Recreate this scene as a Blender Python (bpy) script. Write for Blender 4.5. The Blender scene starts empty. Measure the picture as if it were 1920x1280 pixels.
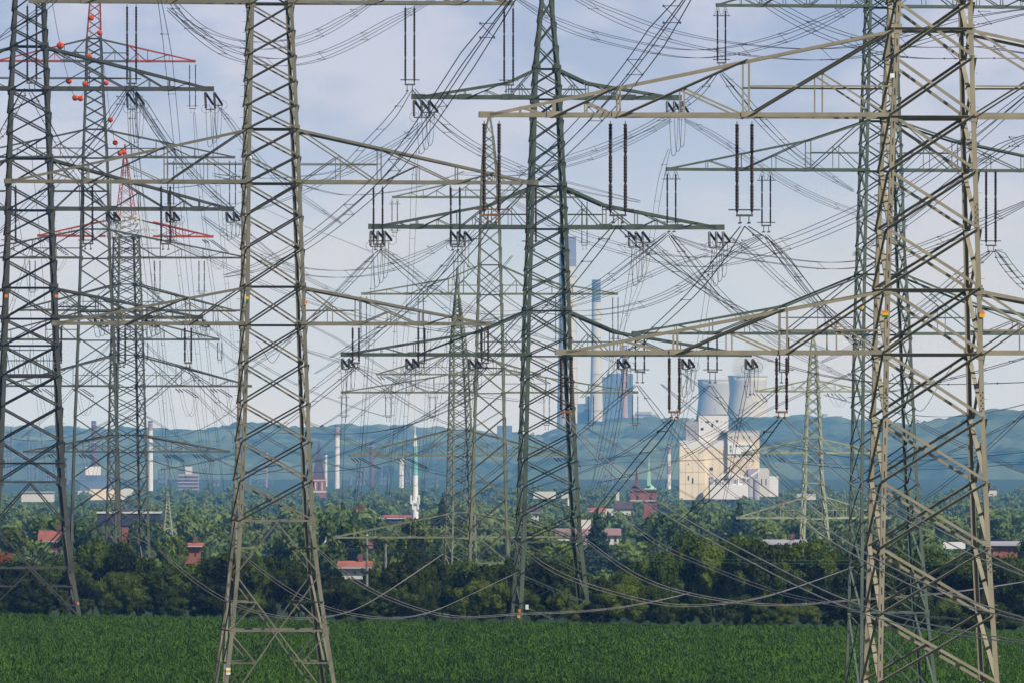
import bpy, math, random
import numpy as np
from mathutils import Vector, Matrix
random.seed(7); rng = np.random.default_rng(7)
scene = bpy.context.scene
COL = scene.collection
R = math.radians
F, HY, CZ = 20000.0, 815.0, 17.0          # focal length in photo pixels, horizon row, eye height
def S(D): return F / D
def P(px, py, D): return Vector(((px - 960) / F * D, D, CZ + (HY - py) / F * D))

# ------------------------------------------------------------------ materials
def new_mat(name):
    m = bpy.data.materials.new(name); m.use_nodes = True
    nt = m.node_tree; b = nt.nodes['Principled BSDF']
    return m, nt, b
def L(nt, a, b): nt.links.new(a, b)
def paint(name, col, var=0.25, scale=1.5, rough=0.6, metal=0.0, bump=0.0, streak=1.0, spec=0.3):
    m, nt, b = new_mat(name)
    tc = nt.nodes.new('ShaderNodeTexCoord')
    mp = nt.nodes.new('ShaderNodeMapping'); mp.inputs['Scale'].default_value = (1, 1, streak)
    L(nt, tc.outputs['Object'], mp.inputs['Vector'])
    n = nt.nodes.new('ShaderNodeTexNoise'); n.inputs['Scale'].default_value = scale; n.inputs['Detail'].default_value = 5
    L(nt, mp.outputs[0], n.inputs['Vector'])
    r = nt.nodes.new('ShaderNodeValToRGB')
    r.color_ramp.elements[0].position = 0.3; r.color_ramp.elements[1].position = 0.72
    r.color_ramp.elements[0].color = (*[c * (1 - var) for c in col], 1)
    r.color_ramp.elements[1].color = (*[min(1, c * (1 + var)) for c in col], 1)
    L(nt, n.outputs['Fac'], r.inputs['Fac']); L(nt, r.outputs['Color'], b.inputs['Base Color'])
    b.inputs['Roughness'].default_value = rough; b.inputs['Metallic'].default_value = metal
    b.inputs['Specular IOR Level'].default_value = spec
    if bump:
        bp = nt.nodes.new('ShaderNodeBump'); bp.inputs['Strength'].default_value = bump
        L(nt, n.outputs['Fac'], bp.inputs['Height']); L(nt, bp.outputs[0], b.inputs['Normal'])
    return m
def leafmat(name, c0, c1, trans=0.25, island=True):
    m, nt, b = new_mat(name)
    geo = nt.nodes.new('ShaderNodeNewGeometry'); oi = nt.nodes.new('ShaderNodeObjectInfo')
    tc = nt.nodes.new('ShaderNodeTexCoord')
    n = nt.nodes.new('ShaderNodeTexNoise'); n.inputs['Scale'].default_value = 0.16; n.inputs['Detail'].default_value = 5
    L(nt, geo.outputs['Position'], n.inputs['Vector'])
    a = nt.nodes.new('ShaderNodeMath'); a.operation = 'ADD'
    L(nt, geo.outputs['Random Per Island'] if island else n.outputs['Fac'], a.inputs[0]); L(nt, n.outputs['Fac'], a.inputs[1])
    a2 = nt.nodes.new('ShaderNodeMath'); a2.operation = 'ADD'
    L(nt, a.outputs[0], a2.inputs[0]); L(nt, oi.outputs['Random'], a2.inputs[1])
    d = nt.nodes.new('ShaderNodeMath'); d.operation = 'DIVIDE'; d.inputs[1].default_value = 3
    L(nt, a2.outputs[0], d.inputs[0])
    r = nt.nodes.new('ShaderNodeValToRGB')
    r.color_ramp.elements[0].position = 0.25; r.color_ramp.elements[1].position = 0.78
    r.color_ramp.elements[0].color = (*c0, 1); r.color_ramp.elements[1].color = (*c1, 1)
    L(nt, d.outputs[0], r.inputs['Fac']); L(nt, r.outputs['Color'], b.inputs['Base Color'])
    b.inputs['Roughness'].default_value = 0.65; b.inputs['Specular IOR Level'].default_value = 0.2
    t = nt.nodes.new('ShaderNodeBsdfTranslucent'); L(nt, r.outputs['Color'], t.inputs['Color'])
    mx = nt.nodes.new('ShaderNodeMixShader'); mx.inputs[0].default_value = trans
    L(nt, b.outputs[0], mx.inputs[1]); L(nt, t.outputs[0], mx.inputs[2])
    L(nt, mx.outputs[0], nt.nodes['Material Output'].inputs['Surface'])
    return m
M = {}
M['tan'] = paint('tan weathered paint', (0.275, 0.243, 0.172), 0.16, 1.2, 0.75, streak=0.35)
M['tan2'] = paint('khaki weathered paint', (0.168, 0.157, 0.116), 0.16, 1.2, 0.75, streak=0.35)
M['green'] = paint('dark green paint', (0.068, 0.088, 0.063), 0.2, 1.0, 0.75, streak=0.35)
M['green2'] = paint('grey green paint', (0.088, 0.115, 0.092), 0.2, 1.0, 0.75, streak=0.35)
M['dgrey'] = paint('dark grey paint', (0.058, 0.061, 0.051), 0.22, 1.0, 0.75, streak=0.35)
M['grey'] = paint('grey galvanised steel', (0.088, 0.092, 0.072), 0.2, 1.0, 0.75)
M['pale'] = paint('pale green paint', (0.17, 0.183, 0.118), 0.2, 1.0, 0.75)
M['lime'] = paint('light green paint', (0.31, 0.335, 0.22), 0.2, 1.0, 0.75)
M['red'] = paint('red aviation paint', (0.34, 0.05, 0.035), 0.15, 1.0, 0.7)
M['white'] = paint('white aviation paint', (0.62, 0.60, 0.58), 0.1, 1.0, 0.7)
M['porc'] = paint('brown porcelain', (0.020, 0.013, 0.013), 0.3, 3, 0.35, spec=0.5)
M['porcr'] = paint('red brown porcelain', (0.036, 0.015, 0.012), 0.3, 3, 0.35, spec=0.5)
M['fit'] = paint('galvanised fittings', (0.10, 0.10, 0.095), 0.2, 3, 0.5, 0.3)
M['rust'] = paint('rusty fittings', (0.22, 0.09, 0.03), 0.3, 3, 0.7)
M['wire'] = paint('weathered aluminium wire', (0.055, 0.054, 0.06), 0.2, 0.3, 0.6, 0.0)
M['wire_sunlit'] = paint('sunlit aluminium wire', (0.30, 0.27, 0.26), 0.15, 0.3, 0.5, 0.2)  # lighter copy of the wire: sunlight on low spans put into colour
M['wireg'] = paint('green coated wire', (0.12, 0.22, 0.12), 0.15, 0.3, 0.6)
M['bolt'] = paint('dark bolts', (0.03, 0.028, 0.025), 0.2, 3, 0.6)
M['orange'] = paint('orange plastic', (0.72, 0.085, 0.012), 0.12, 2, 0.55)
M['yellow'] = paint('yellow enamel', (0.75, 0.42, 0.02), 0.05, 2, 0.5)
M['orangep'] = paint('orange enamel', (0.65, 0.2, 0.03), 0.05, 2, 0.5)
M['greenp'] = paint('green enamel', (0.03, 0.16, 0.05), 0.05, 2, 0.5)
M['whitep'] = paint('white enamel', (0.8, 0.8, 0.8), 0.04, 2, 0.5)
M['wood'] = paint('weathered pole wood', (0.24, 0.23, 0.21), 0.2, 2, 0.85)
M['bark'] = paint('bark', (0.05, 0.04, 0.03), 0.3, 3, 0.9)
M['cream'] = paint('cream render', (0.80, 0.69, 0.52), 0.10, 0.10, 0.85)
M['cream_shaded'] = paint('shaded cream render', (0.72, 0.61, 0.47), 0.10, 0.10, 0.85)
M['lilac'] = paint('pale grey cladding', (0.74, 0.72, 0.74), 0.06, 0.08, 0.8)
M['lilacd'] = paint('grey cladding', (0.36, 0.35, 0.40), 0.08, 0.08, 0.8)
M['wallw'] = paint('white render', (0.60, 0.58, 0.55), 0.06, 0.1, 0.85)
M['brick'] = paint('red brick', (0.27, 0.10, 0.075), 0.2, 0.5, 0.9)
M['brickd'] = paint('dark red brick', (0.15, 0.065, 0.07), 0.2, 0.5, 0.9)
M['tile'] = paint('red roof tiles', (0.30, 0.105, 0.085), 0.2, 0.5, 0.85)
M['tileo'] = paint('orange roof tiles', (0.36, 0.125, 0.085), 0.2, 0.5, 0.85)
M['slate'] = paint('slate roof', (0.085, 0.06, 0.075), 0.2, 0.5, 0.8)
M['navy'] = paint('navy cladding', (0.035, 0.05, 0.10), 0.15, 0.2, 0.6)
M['copper'] = paint('green copper', (0.30, 0.55, 0.42), 0.12, 0.3, 0.7)
M['glass'] = paint('window glass', (0.035, 0.04, 0.05), 0.2, 0.5, 0.15, spec=0.5)
M['concrete'] = paint('pale concrete', (0.55, 0.53, 0.53), 0.08, 0.02, 0.9)
M['concd'] = paint('dark concrete', (0.42, 0.42, 0.46), 0.1, 0.02, 0.9)
M['blueb'] = paint('blue grey sheet cladding', (0.10, 0.15, 0.24), 0.08, 0.02, 0.7)
M['purple'] = paint('dull violet band', (0.16, 0.14, 0.24), 0.06, 0.02, 0.8)
M['pink'] = paint('pink brick', (0.40, 0.26, 0.27), 0.14, 0.08, 0.9)
M['steelb'] = paint('process plant steel', (0.22, 0.22, 0.25), 0.2, 0.2, 0.6, 0.2)
M['mastw'] = paint('white mast paint', (0.75, 0.75, 0.74), 0.04, 0.3, 0.6)
M['turq'] = paint('turquoise mast paint', (0.22, 0.50, 0.46), 0.06, 0.3, 0.6)
M['leafD'] = leafmat('dark hedge leaves', (0.002, 0.006, 0.0005), (0.066, 0.098, 0.004))
M['leafL'] = leafmat('yellow green leaves', (0.032, 0.056, 0.004), (0.135, 0.175, 0.014))
M['leafM'] = leafmat('mid green leaves', (0.022, 0.048, 0.005), (0.135, 0.185, 0.014))
M['leafC'] = leafmat('conifer needles', (0.008, 0.020, 0.010), (0.030, 0.055, 0.026))
M['leafW'] = leafmat('woodland leaves', (0.036, 0.076, 0.022), (0.160, 0.225, 0.058))
M['leafV'] = leafmat('valley tree leaves', (0.035, 0.070, 0.010), (0.180, 0.240, 0.030))
M['leafO'] = leafmat('rust orange leaves', (0.16, 0.045, 0.015), (0.30, 0.10, 0.03))
M['crop'] = leafmat('green crop leaves', (0.014, 0.052, 0.003), (0.092, 0.180, 0.010), 0.25)

# ------------------------------------------------------------------ mesh builder
class MB:
    def __init__(s): s.v = []; s.f = []; s.m = []; s.smooth = False
    def add(s, vs, fs, mi=0):
        o = len(s.v); s.v.extend([tuple(p) for p in vs])
        for f in fs: s.f.append(tuple(i + o for i in f)); s.m.append(mi)
    def box(s, lo, hi, mi=0):
        x0, y0, z0 = lo; x1, y1, z1 = hi
        s.add([(x0,y0,z0),(x1,y0,z0),(x1,y1,z0),(x0,y1,z0),(x0,y0,z1),(x1,y0,z1),(x1,y1,z1),(x0,y1,z1)],
              [(0,3,2,1),(4,5,6,7),(0,1,5,4),(1,2,6,5),(2,3,7,6),(3,0,4,7)], mi)
    def prism(s, p0, p1, prof, u, v, mi=0):
        n = len(prof)
        vs = [p0 + u * a + v * b for a, b in prof] + [p1 + u * a + v * b for a, b in prof]
        fs = [(i, (i + 1) % n, n + (i + 1) % n, n + i) for i in range(n)]
        fs += [tuple(range(n - 1, -1, -1)), tuple(range(n, 2 * n))]
        s.add(vs, fs, mi)
    def angle(s, p0, p1, u, v, w, mi=0, w2=None):
        p0 = Vector(p0); p1 = Vector(p1); ax = p1 - p0
        if ax.length < 1e-4: return
        ax.normalize()
        u = Vector(u); u = u - ax * u.dot(ax); u.normalize()
        v = Vector(v); v = v - ax * v.dot(ax) - u * v.dot(u)
        if v.length < 1e-6: v = ax.cross(u)
        v.normalize(); t = max(0.012, w * 0.11); w2 = w2 or w * 0.85
        s.prism(p0, p1, [(0,0),(w,0),(w,t),(t,t),(t,w2),(0,w2)], u, v, mi)
    def bar(s, p0, p1, w, mi=0, h=None, n=4):
        p0 = Vector(p0); p1 = Vector(p1); ax = p1 - p0
        if ax.length < 1e-5: return
        ax.normalize(); ref = Vector((0, 0, 1)) if abs(ax.z) < 0.9 else Vector((0, 1, 0))
        u = ax.cross(ref).normalized(); v = u.cross(ax); h = h or w
        prof = [(math.cos(2*math.pi*(i+.5)/n)*w*.5*1.3, math.sin(2*math.pi*(i+.5)/n)*h*.5*1.3) for i in range(n)]
        s.prism(p0, p1, prof, u, v, mi)
    def lathe(s, p0, p1, prof, n=8, mi=0):
        p0 = Vector(p0); p1 = Vector(p1); ax = (p1 - p0); ln = ax.length; ax.normalize()
        ref = Vector((0, 1, 0)) if abs(ax.y) < 0.9 else Vector((1, 0, 0))
        u = ax.cross(ref).normalized(); v = u.cross(ax)
        vs = []; fs = []
        for t, r in prof:
            c = p0 + ax * (t * ln)
            for i in range(n):
                a = 2 * math.pi * i / n; vs.append(c + u * (math.cos(a) * r) + v * (math.sin(a) * r))
        for k in range(len(prof) - 1):
            for i in range(n):
                j = (i + 1) % n; fs.append((k*n+i, k*n+j, (k+1)*n+j, (k+1)*n+i))
        fs.append(tuple(range(n - 1, -1, -1))); b = (len(prof) - 1) * n; fs.append(tuple(range(b, b + n)))
        s.add(vs, fs, mi)
    def ring(s, c, nrm, rad, r, mi=0, n=14):
        c = Vector(c); nrm = Vector(nrm).normalized()
        ref = Vector((0, 0, 1)) if abs(nrm.z) < 0.9 else Vector((1, 0, 0))
        u = nrm.cross(ref).normalized(); v = u.cross(nrm)
        s.tube([c + u * math.cos(2*math.pi*i/n) * rad + v * math.sin(2*math.pi*i/n) * rad for i in range(n + 1)], r, mi, 4)
    def tube(s, pts, r, mi=0, n=4):
        pts = [Vector(p) for p in pts]; vs = []; fs = []
        for i, p in enumerate(pts):
            t = (pts[min(i + 1, len(pts) - 1)] - pts[max(i - 1, 0)]).normalized()
            ref = Vector((0, 0, 1)) if abs(t.z) < 0.93 else Vector((1, 0, 0))
            u = t.cross(ref).normalized(); v = u.cross(t)
            for k in range(n):
                a = 2 * math.pi * (k + .5) / n; vs.append(p + u * (math.cos(a) * r) + v * (math.sin(a) * r))
        for i in range(len(pts) - 1):
            for k in range(n):
                j = (k + 1) % n; fs.append((i*n+k, i*n+j, (i+1)*n+j, (i+1)*n+k))
        s.add(vs, fs, mi)
    def build(s, name, mats, parent=None, loc=None, smooth=False):
        me = bpy.data.meshes.new(name); me.from_pydata(s.v, [], s.f); 
        if not isinstance(mats, (list, tuple)): mats = [mats]
        for m in mats: me.materials.append(m)
        if len(mats) > 1: me.polygons.foreach_set('material_index', s.m)
        if smooth: me.polygons.foreach_set('use_smooth', [True] * len(s.f))
        me.update()
        o = bpy.data.objects.new(name, me); COL.objects.link(o)
        if parent: o.parent = parent
        if loc is not None: o.location = loc
        return o
def tag(o, label, cat, group=None):
    o['label'] = label; o['category'] = cat
    if group: o['group'] = group
    return o
def empty(name, loc, label, cat, group=None, rz=0.0):
    o = bpy.data.objects.new(name, None); COL.objects.link(o); o.location = loc; o.rotation_euler = (0, 0, rz)
    o.empty_display_size = 1.0
    return tag(o, label, cat, group)
def interp(x, xs, ys): return float(np.interp(x, xs, ys))

# ------------------------------------------------------------------ ground profile
GD = [0, 300, 600, 1000, 1060, 1120, 1300, 2000, 3000, 5000, 7000, 9000, 13000, 40000]
GZ = [-0.6, -0.6, -0.6, -0.6, -1.0, -2.0, -5, -12, -18, -27, -31, -34, -34, -34]
def gz(D): return interp(D, GD, GZ)

# ------------------------------------------------------------------ pylons
def brace(mb, a, b, n, w, mi=0):
    a = Vector(a); b = Vector(b); n = Vector(n); ax = (b - a).normalized()
    up = n.cross(ax)
    if up.z < 0 or (abs(up.z) < 1e-4 and up.x < 0): up = -up
    cam = n if n.y < -0.2 else -n
    dx, dz = b.x - a.x, b.z - a.z
    if abs(n.y) > 0.5: rising = dx * dz > 0.02 * abs(dx) * max(abs(dx), 1e-6)
    else: rising = (b.y - a.y) * dz > 0
    off = cam * (w * 0.06)
    if rising: mb.angle(a + up * w * .5 + off, b + up * w * .5 + off, -up, cam, w, mi, w * 1.5)
    else: mb.angle(a - up * w * .5 - off, b - up * w * .5 - off, up, -cam, w, mi)
ALLP = []
class Pylon:
    def __init__(s, name, label, D, xc, prof, mat, yaw, lw, bw, zb=None, body=None, ax=None):
        s.D, s.s, s.xc, s.mat = D, S(D), xc, mat
        s.zb = gz(D) if zb is None else zb
        s.lw, s.bw = lw / s.s, bw / s.s
        s.prof = prof; s.legmb = [[], [], [], []]; ALLP.append(s)
        s.root = empty(name, ((xc - 960) / s.s, D, s.zb), label, 'pylon', None, yaw)
        s.yb = HY + (CZ - s.zb) * s.s
    def z(s, y): return CZ + (HY - y) / s.s - s.zb
    def lr(s, y):
        ys = [p[0] for p in s.prof]
        return ((interp(y, ys, [p[1] for p in s.prof]) - s.xc) / s.s, (interp(y, ys, [p[2] for p in s.prof]) - s.xc) / s.s)
    def hd(s, y): l, r = s.lr(y); return (r - l) / 2
    def corners(s, y):
        l, r = s.lr(y); d = (r - l) / 2; z = s.z(y)
        return [Vector((l, -d, z)), Vector((r, -d, z)), Vector((r, d, z)), Vector((l, d, z))]
    def legs(s, ytop, ybot, mat=None, taper=0.6):
        ys = [ytop] + [p[0] for p in s.prof if ytop < p[0] < ybot] + [ybot]
        dirs = [((1,0,0),(0,1,0)), ((-1,0,0),(0,1,0)), ((-1,0,0),(0,-1,0)), ((1,0,0),(0,-1,0))]
        for k in range(4):
            mb = MB()
            for a, b in zip(ys[:-1], ys[1:]):
                w = s.lw * (taper + (1 - taper) * min(1, max(0, (b - ytop) / max(1, (ybot - ytop)))))
                mb.angle(s.corners(b)[k], s.corners(a)[k], dirs[k][0], dirs[k][1], w)
            s.legmb[k].append((mb, mat or s.mat))
    def done(s):
        for lst in s.legmb:
            for mb, mt in lst: mb.build('leg', [mt, M['bolt']], s.root)
    NRM = [(0,-1,0),(1,0,0),(0,1,0),(-1,0,0)]
    def lattice(s, ys, horiz=(), mat=None, name='bracing', sub=1.0, struts=()):
        mb = MB()
        for a, b in zip(ys[:-1], ys[1:]):
            A = s.corners(a); B = s.corners(b)
            for k in range(4):
                j = (k + 1) % 4; n = s.NRM[k]
                brace(mb, A[k], B[j], n, s.bw * sub); brace(mb, B[k], A[j], n, s.bw * sub)
        for y in horiz:
            A = s.corners(y)
            for k in range(4):
                j = (k + 1) % 4; n = Vector(s.NRM[k])
                c = n if n.y < -.2 else -n if n.y > .2 else n
                if y > 880 and k in (0, 2): mb.angle(A[k] - Vector((0,0,s.bw*.6)), A[j] - Vector((0,0,s.bw*.6)), (0,0,1), -c, s.bw * 1.25)
                else: mb.angle(A[k] + Vector((0,0,s.bw*.5)), A[j] + Vector((0,0,s.bw*.5)), (0,0,-1), c, s.bw)
                g = s.lw * 1.2                                   # gusset plate at the node
                for q in (k, j):
                    c0 = A[q] + n * 0.015 if k in (0, 2) else None
                    if c0 is not None:
                        sx = 1 if q in (0, 3) else -1
                        x0, x1 = sorted((c0.x - sx * g * .2, c0.x + sx * g * 1.1))
                        mb.box((x0, c0.y - .012, c0.z - g * .8), (x1, c0.y + .012, c0.z + g * .8))
        for (x0, y0, x1, y1) in struts:                           # struts given on the front face, repeated on all four
            for k in range(4):
                pts = []
                for (x, y) in ((x0, y0), (x1, y1)):
                    l, r = s.lr(y); t = ((x - s.xc) / s.s - l) / (r - l); A = s.corners(y)
                    pts.append(A[k].lerp(A[(k + 1) % 4], t))
                brace(mb, pts[0], pts[1], s.NRM[k], s.bw * 0.85)
        return mb.build(name, mat or s.mat, s.root)
    def auto(s, y0, y1, ratio=0.62):
        ys = [y0]; y = y0
        while y < y1:
            l, r = s.lr(y); y += (r - l) * s.s * ratio; ys.append(y)
        sc = (y1 - y0) / (ys[-1] - y0)
        return [y0 + (q - y0) * sc for q in ys]
    def peak(s, ytip, xtip, ybase, mat=None, n=6, wf=1.0):
        tip = Vector(((xtip - s.xc) / s.s, 0, s.z(ytip))); B = s.corners(ybase); mb = MB()
        dirs = [((1,0,0),(0,1,0)), ((-1,0,0),(0,1,0)), ((-1,0,0),(0,-1,0)), ((1,0,0),(0,-1,0))]
        top = [tip + (b - tip) * 0.03 for b in B]
        for k in range(4): mb.angle(B[k], top[k], dirs[k][0], dirs[k][1], s.lw * .6 * wf)
        f = [1 - (1 - (i / n)) for i in range(n + 1)]; f = [1 - 0.96 * (1 - (1 - i / n) ** 1.35) for i in range(n + 1)]
        for i in range(n):
            a = [tip + (b - tip) * f[i] for b in B]; c = [tip + (b - tip) * f[i + 1] for b in B]
            for k in range(4):
                j = (k + 1) % 4; brace(mb, a[k], c[j], s.NRM[k], s.bw * .7 * wf); brace(mb, c[k], a[j], s.NRM[k], s.bw * .7 * wf)
        return mb.build('peak', mat or s.mat, s.root)
    def arm(s, side, y, yroot, tip, nodes, kink=None, mats=None, redfrom=None, beam=1.0, midh=True, stub=0.0):
        """one crossarm; tip / nodes / kink x are photo pixels measured from the pylon's axis"""
        mb = MB(); u = s.s; w = s.bw; cw = s.lw * 0.85 * beam
        mats = mats or [s.mat]
        def bx(yy): l, r = s.lr(yy); return r if side > 0 else -l
        X0, X0r, XT = bx(y), bx(yroot), tip / u
        d0, d0r = s.hd(y), s.hd(yroot); zb, zr = s.z(y), s.z(yroot)
        end = XT - stub / u
        xs = [X0r] + ([kink[0] / u] if kink else []) + [end]
        zs = [zr] + ([s.z(kink[1])] if kink else []) + [zb + cw * .9]
        def dep(x): t = max(0, min(1, (x - X0) / (XT - X0))); return d0 * (1 - t) + 0.16 * t
        def bot(x, q): return Vector((side * x, q * dep(x), zb))
        def top(x, q):
            if x <= X0r: return Vector((side * X0r, q * d0r, zr))
            return Vector((side * x, q * dep(x), float(np.interp(x, xs, zs))))
        def mi(x): return 1 if (redfrom is not None and x * u > redfrom) else 0
        nd = [X0] + [n / u for n in nodes] + [XT]
        cut = sorted(set(nd + ([redfrom / u] if redfrom else []) + ([kink[0] / u] if kink else []) + [end]))
        for q in (-1, 1):
            yin = (0, -q, 0)
            for a, b in zip(cut[:-1], cut[1:]):
                m_ = mi((a + b) / 2)
                mb.angle(bot(a, q) , bot(b, q), (0,0,1), yin, cw, m_, cw * .9)
                if a < end - 1e-6: mb.angle(top(max(a, X0r) if a > X0 + 1e-6 else X0r, q), top(b, q), (0,0,-1), yin, cw * .72, m_)
            tn = [X0r] + nd[1:]
            for i in range(len(nd) - 1):
                a, b = nd[i], nd[i + 1]; m_ = mi((a + b) / 2); n = (0, q, 0)
                last = i == len(nd) - 2
                if not last:
                    ta = top(tn[i], q); bb = bot(b, q)
                    brace(mb, ta, bb, n, w * .8, m_)
                    mid = ta.lerp(bb, .5)
                    brace(mb, mid, bot(a, q), n, w * .6, m_)
                    mb.angle(Vector((mid.x, mid.y, zb)), mid, (1,0,0), yin, w * .5, m_)
                    mb.angle(bb, top(b, q), (1,0,0), yin, w * .7, m_)
                elif (b - a) * u > 40:
                    m2 = a + (b - a) * .45
                    brace(mb, top(m2, q), bot(a, q), n, w * .6, m_)
                    mb.angle(bot(m2, q), top(m2, q), (1,0,0), yin, w * .5, m_)
                g = cw * 1.6                                     # gusset at the lower node
                if not last:
                    c = bot(b, q); mb.box((c.x - g, c.y - .014 + q * .01, c.z - cw * .05), (c.x + g, c.y + .014 + q * .01, c.z + g * .8), m_)
            if midh and len(nd) > 2:
                k = nd[1]; zz = zb + (top(k, q).z - zb) * .55 if kink is None else zb + (s.z(kink[1]) - zb) * .6
                zz = min(zz, top(k, q).z - .05); m_ = 0
                mb.angle(Vector((side * X0, q * dep(X0), zz)), Vector((side * k, q * dep(k), zz)), (0,0,-1), yin, w * .6, m_)
        for x in nd[1:]:
            if x < XT: mb.angle(bot(x, -1), bot(x, 1), (0,0,1), (side,0,0), w * .7, mi(x - .1)); 
        for a, b in zip(nd[:-1], nd[1:]): mb.angle(bot(a, -1), bot(b, 1), (0,0,1), (side,0,0), w * .5, mi((a+b)/2))
        mb.box((min(side*XT, side*(XT - cw*3.5)), -0.2, zb - cw*.1), (max(side*XT, side*(XT-cw*3.5)), 0.2, zb + cw * 1.25), mi(XT))
        o = mb.build('cross_arm', mats, s.root)
        return o
    # ---- insulators, coordinates in photo pixels (x relative to axis)
    def susp(s, arm, x, y0, y1, gap, r=0.10, mat='porc', yoke='fit', rings=True, topring=False, ytail=12, seg=8, ridges=16):
        mb = MB(); u = s.s; z0, z1 = s.z(y0), s.z(y1); g = gap / u / 2; X = x / u
        for q in (-1, 1):
            p0 = Vector((X + q * g, 0, z0)); p1 = Vector((X + q * g, 0, z1))
            prof = [(0, .02), (.03, .02)]
            for k in range(ridges):
                t = .03 + .93 * k / ridges; dt = .93 / ridges
                rr = r * (0.4 if k % (ridges // 3) == 0 and k else 1)
                prof += [(t, r * .72), (t + dt * .35, rr), (t + dt * .65, r * .72)]
            prof += [(.97, .03), (1, .03)]
            mb.lathe(p0, p1, prof, seg, 0)
            if rings:
                w = g * 1.15; zz = z1 + 0.06 * (z0 - z1)
                mb.bar((X + q * g - w, 0, zz), (X + q * g + w, 0, zz), .07, 1)
                if topring:
                    zt = z0 - 0.12 * (z0 - z1); mb.bar((X + q*g - w, 0, zt), (X + q*g + w, 0, zt), .06, 1)
                    mb.bar((X + q*g - w*.7, 0, zt), (X + q*g, 0, zt + .7), .03, 1); mb.bar((X + q*g + w*.7, 0, zt), (X + q*g, 0, zt + .7), .03, 1)
        mb.bar((X - g - .05, 0, z1), (X + g + .05, 0, z1), .11, 1)
        t = ytail / u
        for q in (-.6, .6):
            mb.bar((X + q * g, 0, z1), (X + q * g, 0, z1 - t), .05, 1)
            mb.bar((X + q * g, -.45, z1 - t), (X + q * g, .45, z1 - t), .08, 1)
        return mb.build('insulator_set', [M[mat], M[yoke]], arm)
    def tens(s, arm, x0, x1, n, y0, near, far, r=0.135, jump=3.6, rings=True):
        """n strings towards the viewer (dropping) and n towards the far side; jumper loops underneath"""
        mb = MB(); u = s.s; z = s.z(y0); yw = 1.2 * math.tan(s.root.rotation_euler.z)
        near = (near[0] - near[1] * yw, near[1]); far = (far[0] + 4 + far[1] * yw, far[1])
        nd = Vector((near[0] / u, -1.2 * near[1] / u, -near[1] / u)); fd = Vector((far[0] / u, 1.2 * far[1] / u, -far[1] / u))
        prof = [(0, .03), (.05, .03)]
        for k in range(10):
            t = .06 + .88 * k / 10; prof += [(t, r * .75), (t + .03, r), (t + .06, r * .75)]
        prof += [(.95, .03), (1, .03)]
        E = []; G = []
        for i in range(n):
            X = (x0 + (x1 - x0) * i / max(1, n - 1)) / u
            a = Vector((X, -.15, z)); b = Vector((X, .15, z))
            mb.lathe(a, a + nd, prof, 6, 0); mb.lathe(b, b + fd, prof, 6, 0)
            E.append(a + nd); G.append(b + fd)
        mb.bar(E[0], E[-1], .12, 1); mb.bar(G[0], G[-1], .10, 1)
        if rings:
            for c in (E[0], E[-1], G[0], G[-1]): mb.ring(c + Vector((0, 0, .05)), (0.1, 1, .1), .42, .022, 1)
        for q in (-1, 0, 1):
            e = (E[0] + E[-1]) / 2 + Vector((q * .45, 0, 0)); g = (G[0] + G[-1]) / 2 + Vector((q * .35, 0, 0))
            pts = []
            for i in range(15):
                t = i / 14; p = e.lerp(g, t); p.z -= jump * (1 - (2 * t - 1) ** 4) * (1 - .12 * q); pts.append(p)
            mb.tube(pts, .03, 1)
        return mb.build('insulator_set', [M['porc'], M['fit']], arm)
    def slant(s, arm, x0, y0, x1, y1, n=2, gap=6.5, r=.085, near=7, jump=3.0):
        mb = MB(); u = s.s
        prof = [(0, .03)]
        for k in range(10):
            t = .04 + .9 * k / 10; prof += [(t, r * .5), (t + .03, r), (t + .06, r * .5)]
        prof += [(1, .03)]
        e = None
        for i in range(n):
            a = Vector(((x0 + i * gap) / u, .1, s.z(y0))); b = Vector(((x1 + i * gap) / u, 1.8, s.z(y1)))
            mb.lathe(a, b, prof, 6, 0); e = b
            a2 = Vector(((x0 + i * gap - 14) / u, -.1, s.z(y0)))
            mb.lathe(a2, a2 + Vector((0, -2.2, -near / u)), prof, 6, 0)
            pts = []
            for k in range(11):
                t = k / 10; p = (a2 + Vector((0, -2.2, -near / u))).lerp(b, t); p.z -= jump * (1 - (2 * t - 1) ** 2); pts.append(p)
            if i < 2: mb.tube(pts, .02, 1)
        mb.bar(Vector((x1 / u - .1, 1.8, s.z(y1))), e, .09, 1)
        return mb.build('insulator_set', [M['porc'], M['fit']], arm)
    def plate(s, px, py, w, h, cols, name='marker_plate', back=0):
        """small enamel plate on the front-face leg: stacked colour bands"""
        u = s.s; z = s.z(py); x = (px - s.xc) / u; y = -s.hd(py) - .05
        mb = MB(); n = len(cols)
        for i in range(n):
            mb.box((x - w/u/2, y - .02, z + h/u/2 - (i+1)*h/u/n), (x + w/u/2, y, z + h/u/2 - i*h/u/n), i)
        return mb.build(name, [M[c] for c in cols], s.root)
    def steps(s, k, y0, y1, dy, ln=8):
        mb = s.legmb[k][0][0]; u = s.s; y = y0
        dx = -1 if k in (0, 3) else 1
        while y < y1:
            c = s.corners(y)[k]; mb.bar(c, c + Vector((dx * ln / u, 0, 0)), .025); y += dy
    def bolts(s, spots):
        """splice bolts and slots on the front legs: (leg index, y0, y1, step, width px, height px)"""
        u = s.s
        for (k, y0, y1, dy, w, h) in spots:
            mb = s.legmb[k][0][0]; y = y0; i = 0
            while y < y1:
                c = s.corners(y)[k]; dx = (1 if k == 0 else -1) * s.lw * (.3 if (i % 2 == 0 or dy > 20) else .68)
                if dy > 20: dx = (1 if k == 0 else -1) * s.lw * .5
                mb.box((c.x + dx - w/u/2, c.y - .02, c.z - h/u/2), (c.x + dx + w/u/2, c.y - .003, c.z + h/u/2), 1); y += dy; i += 1

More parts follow.
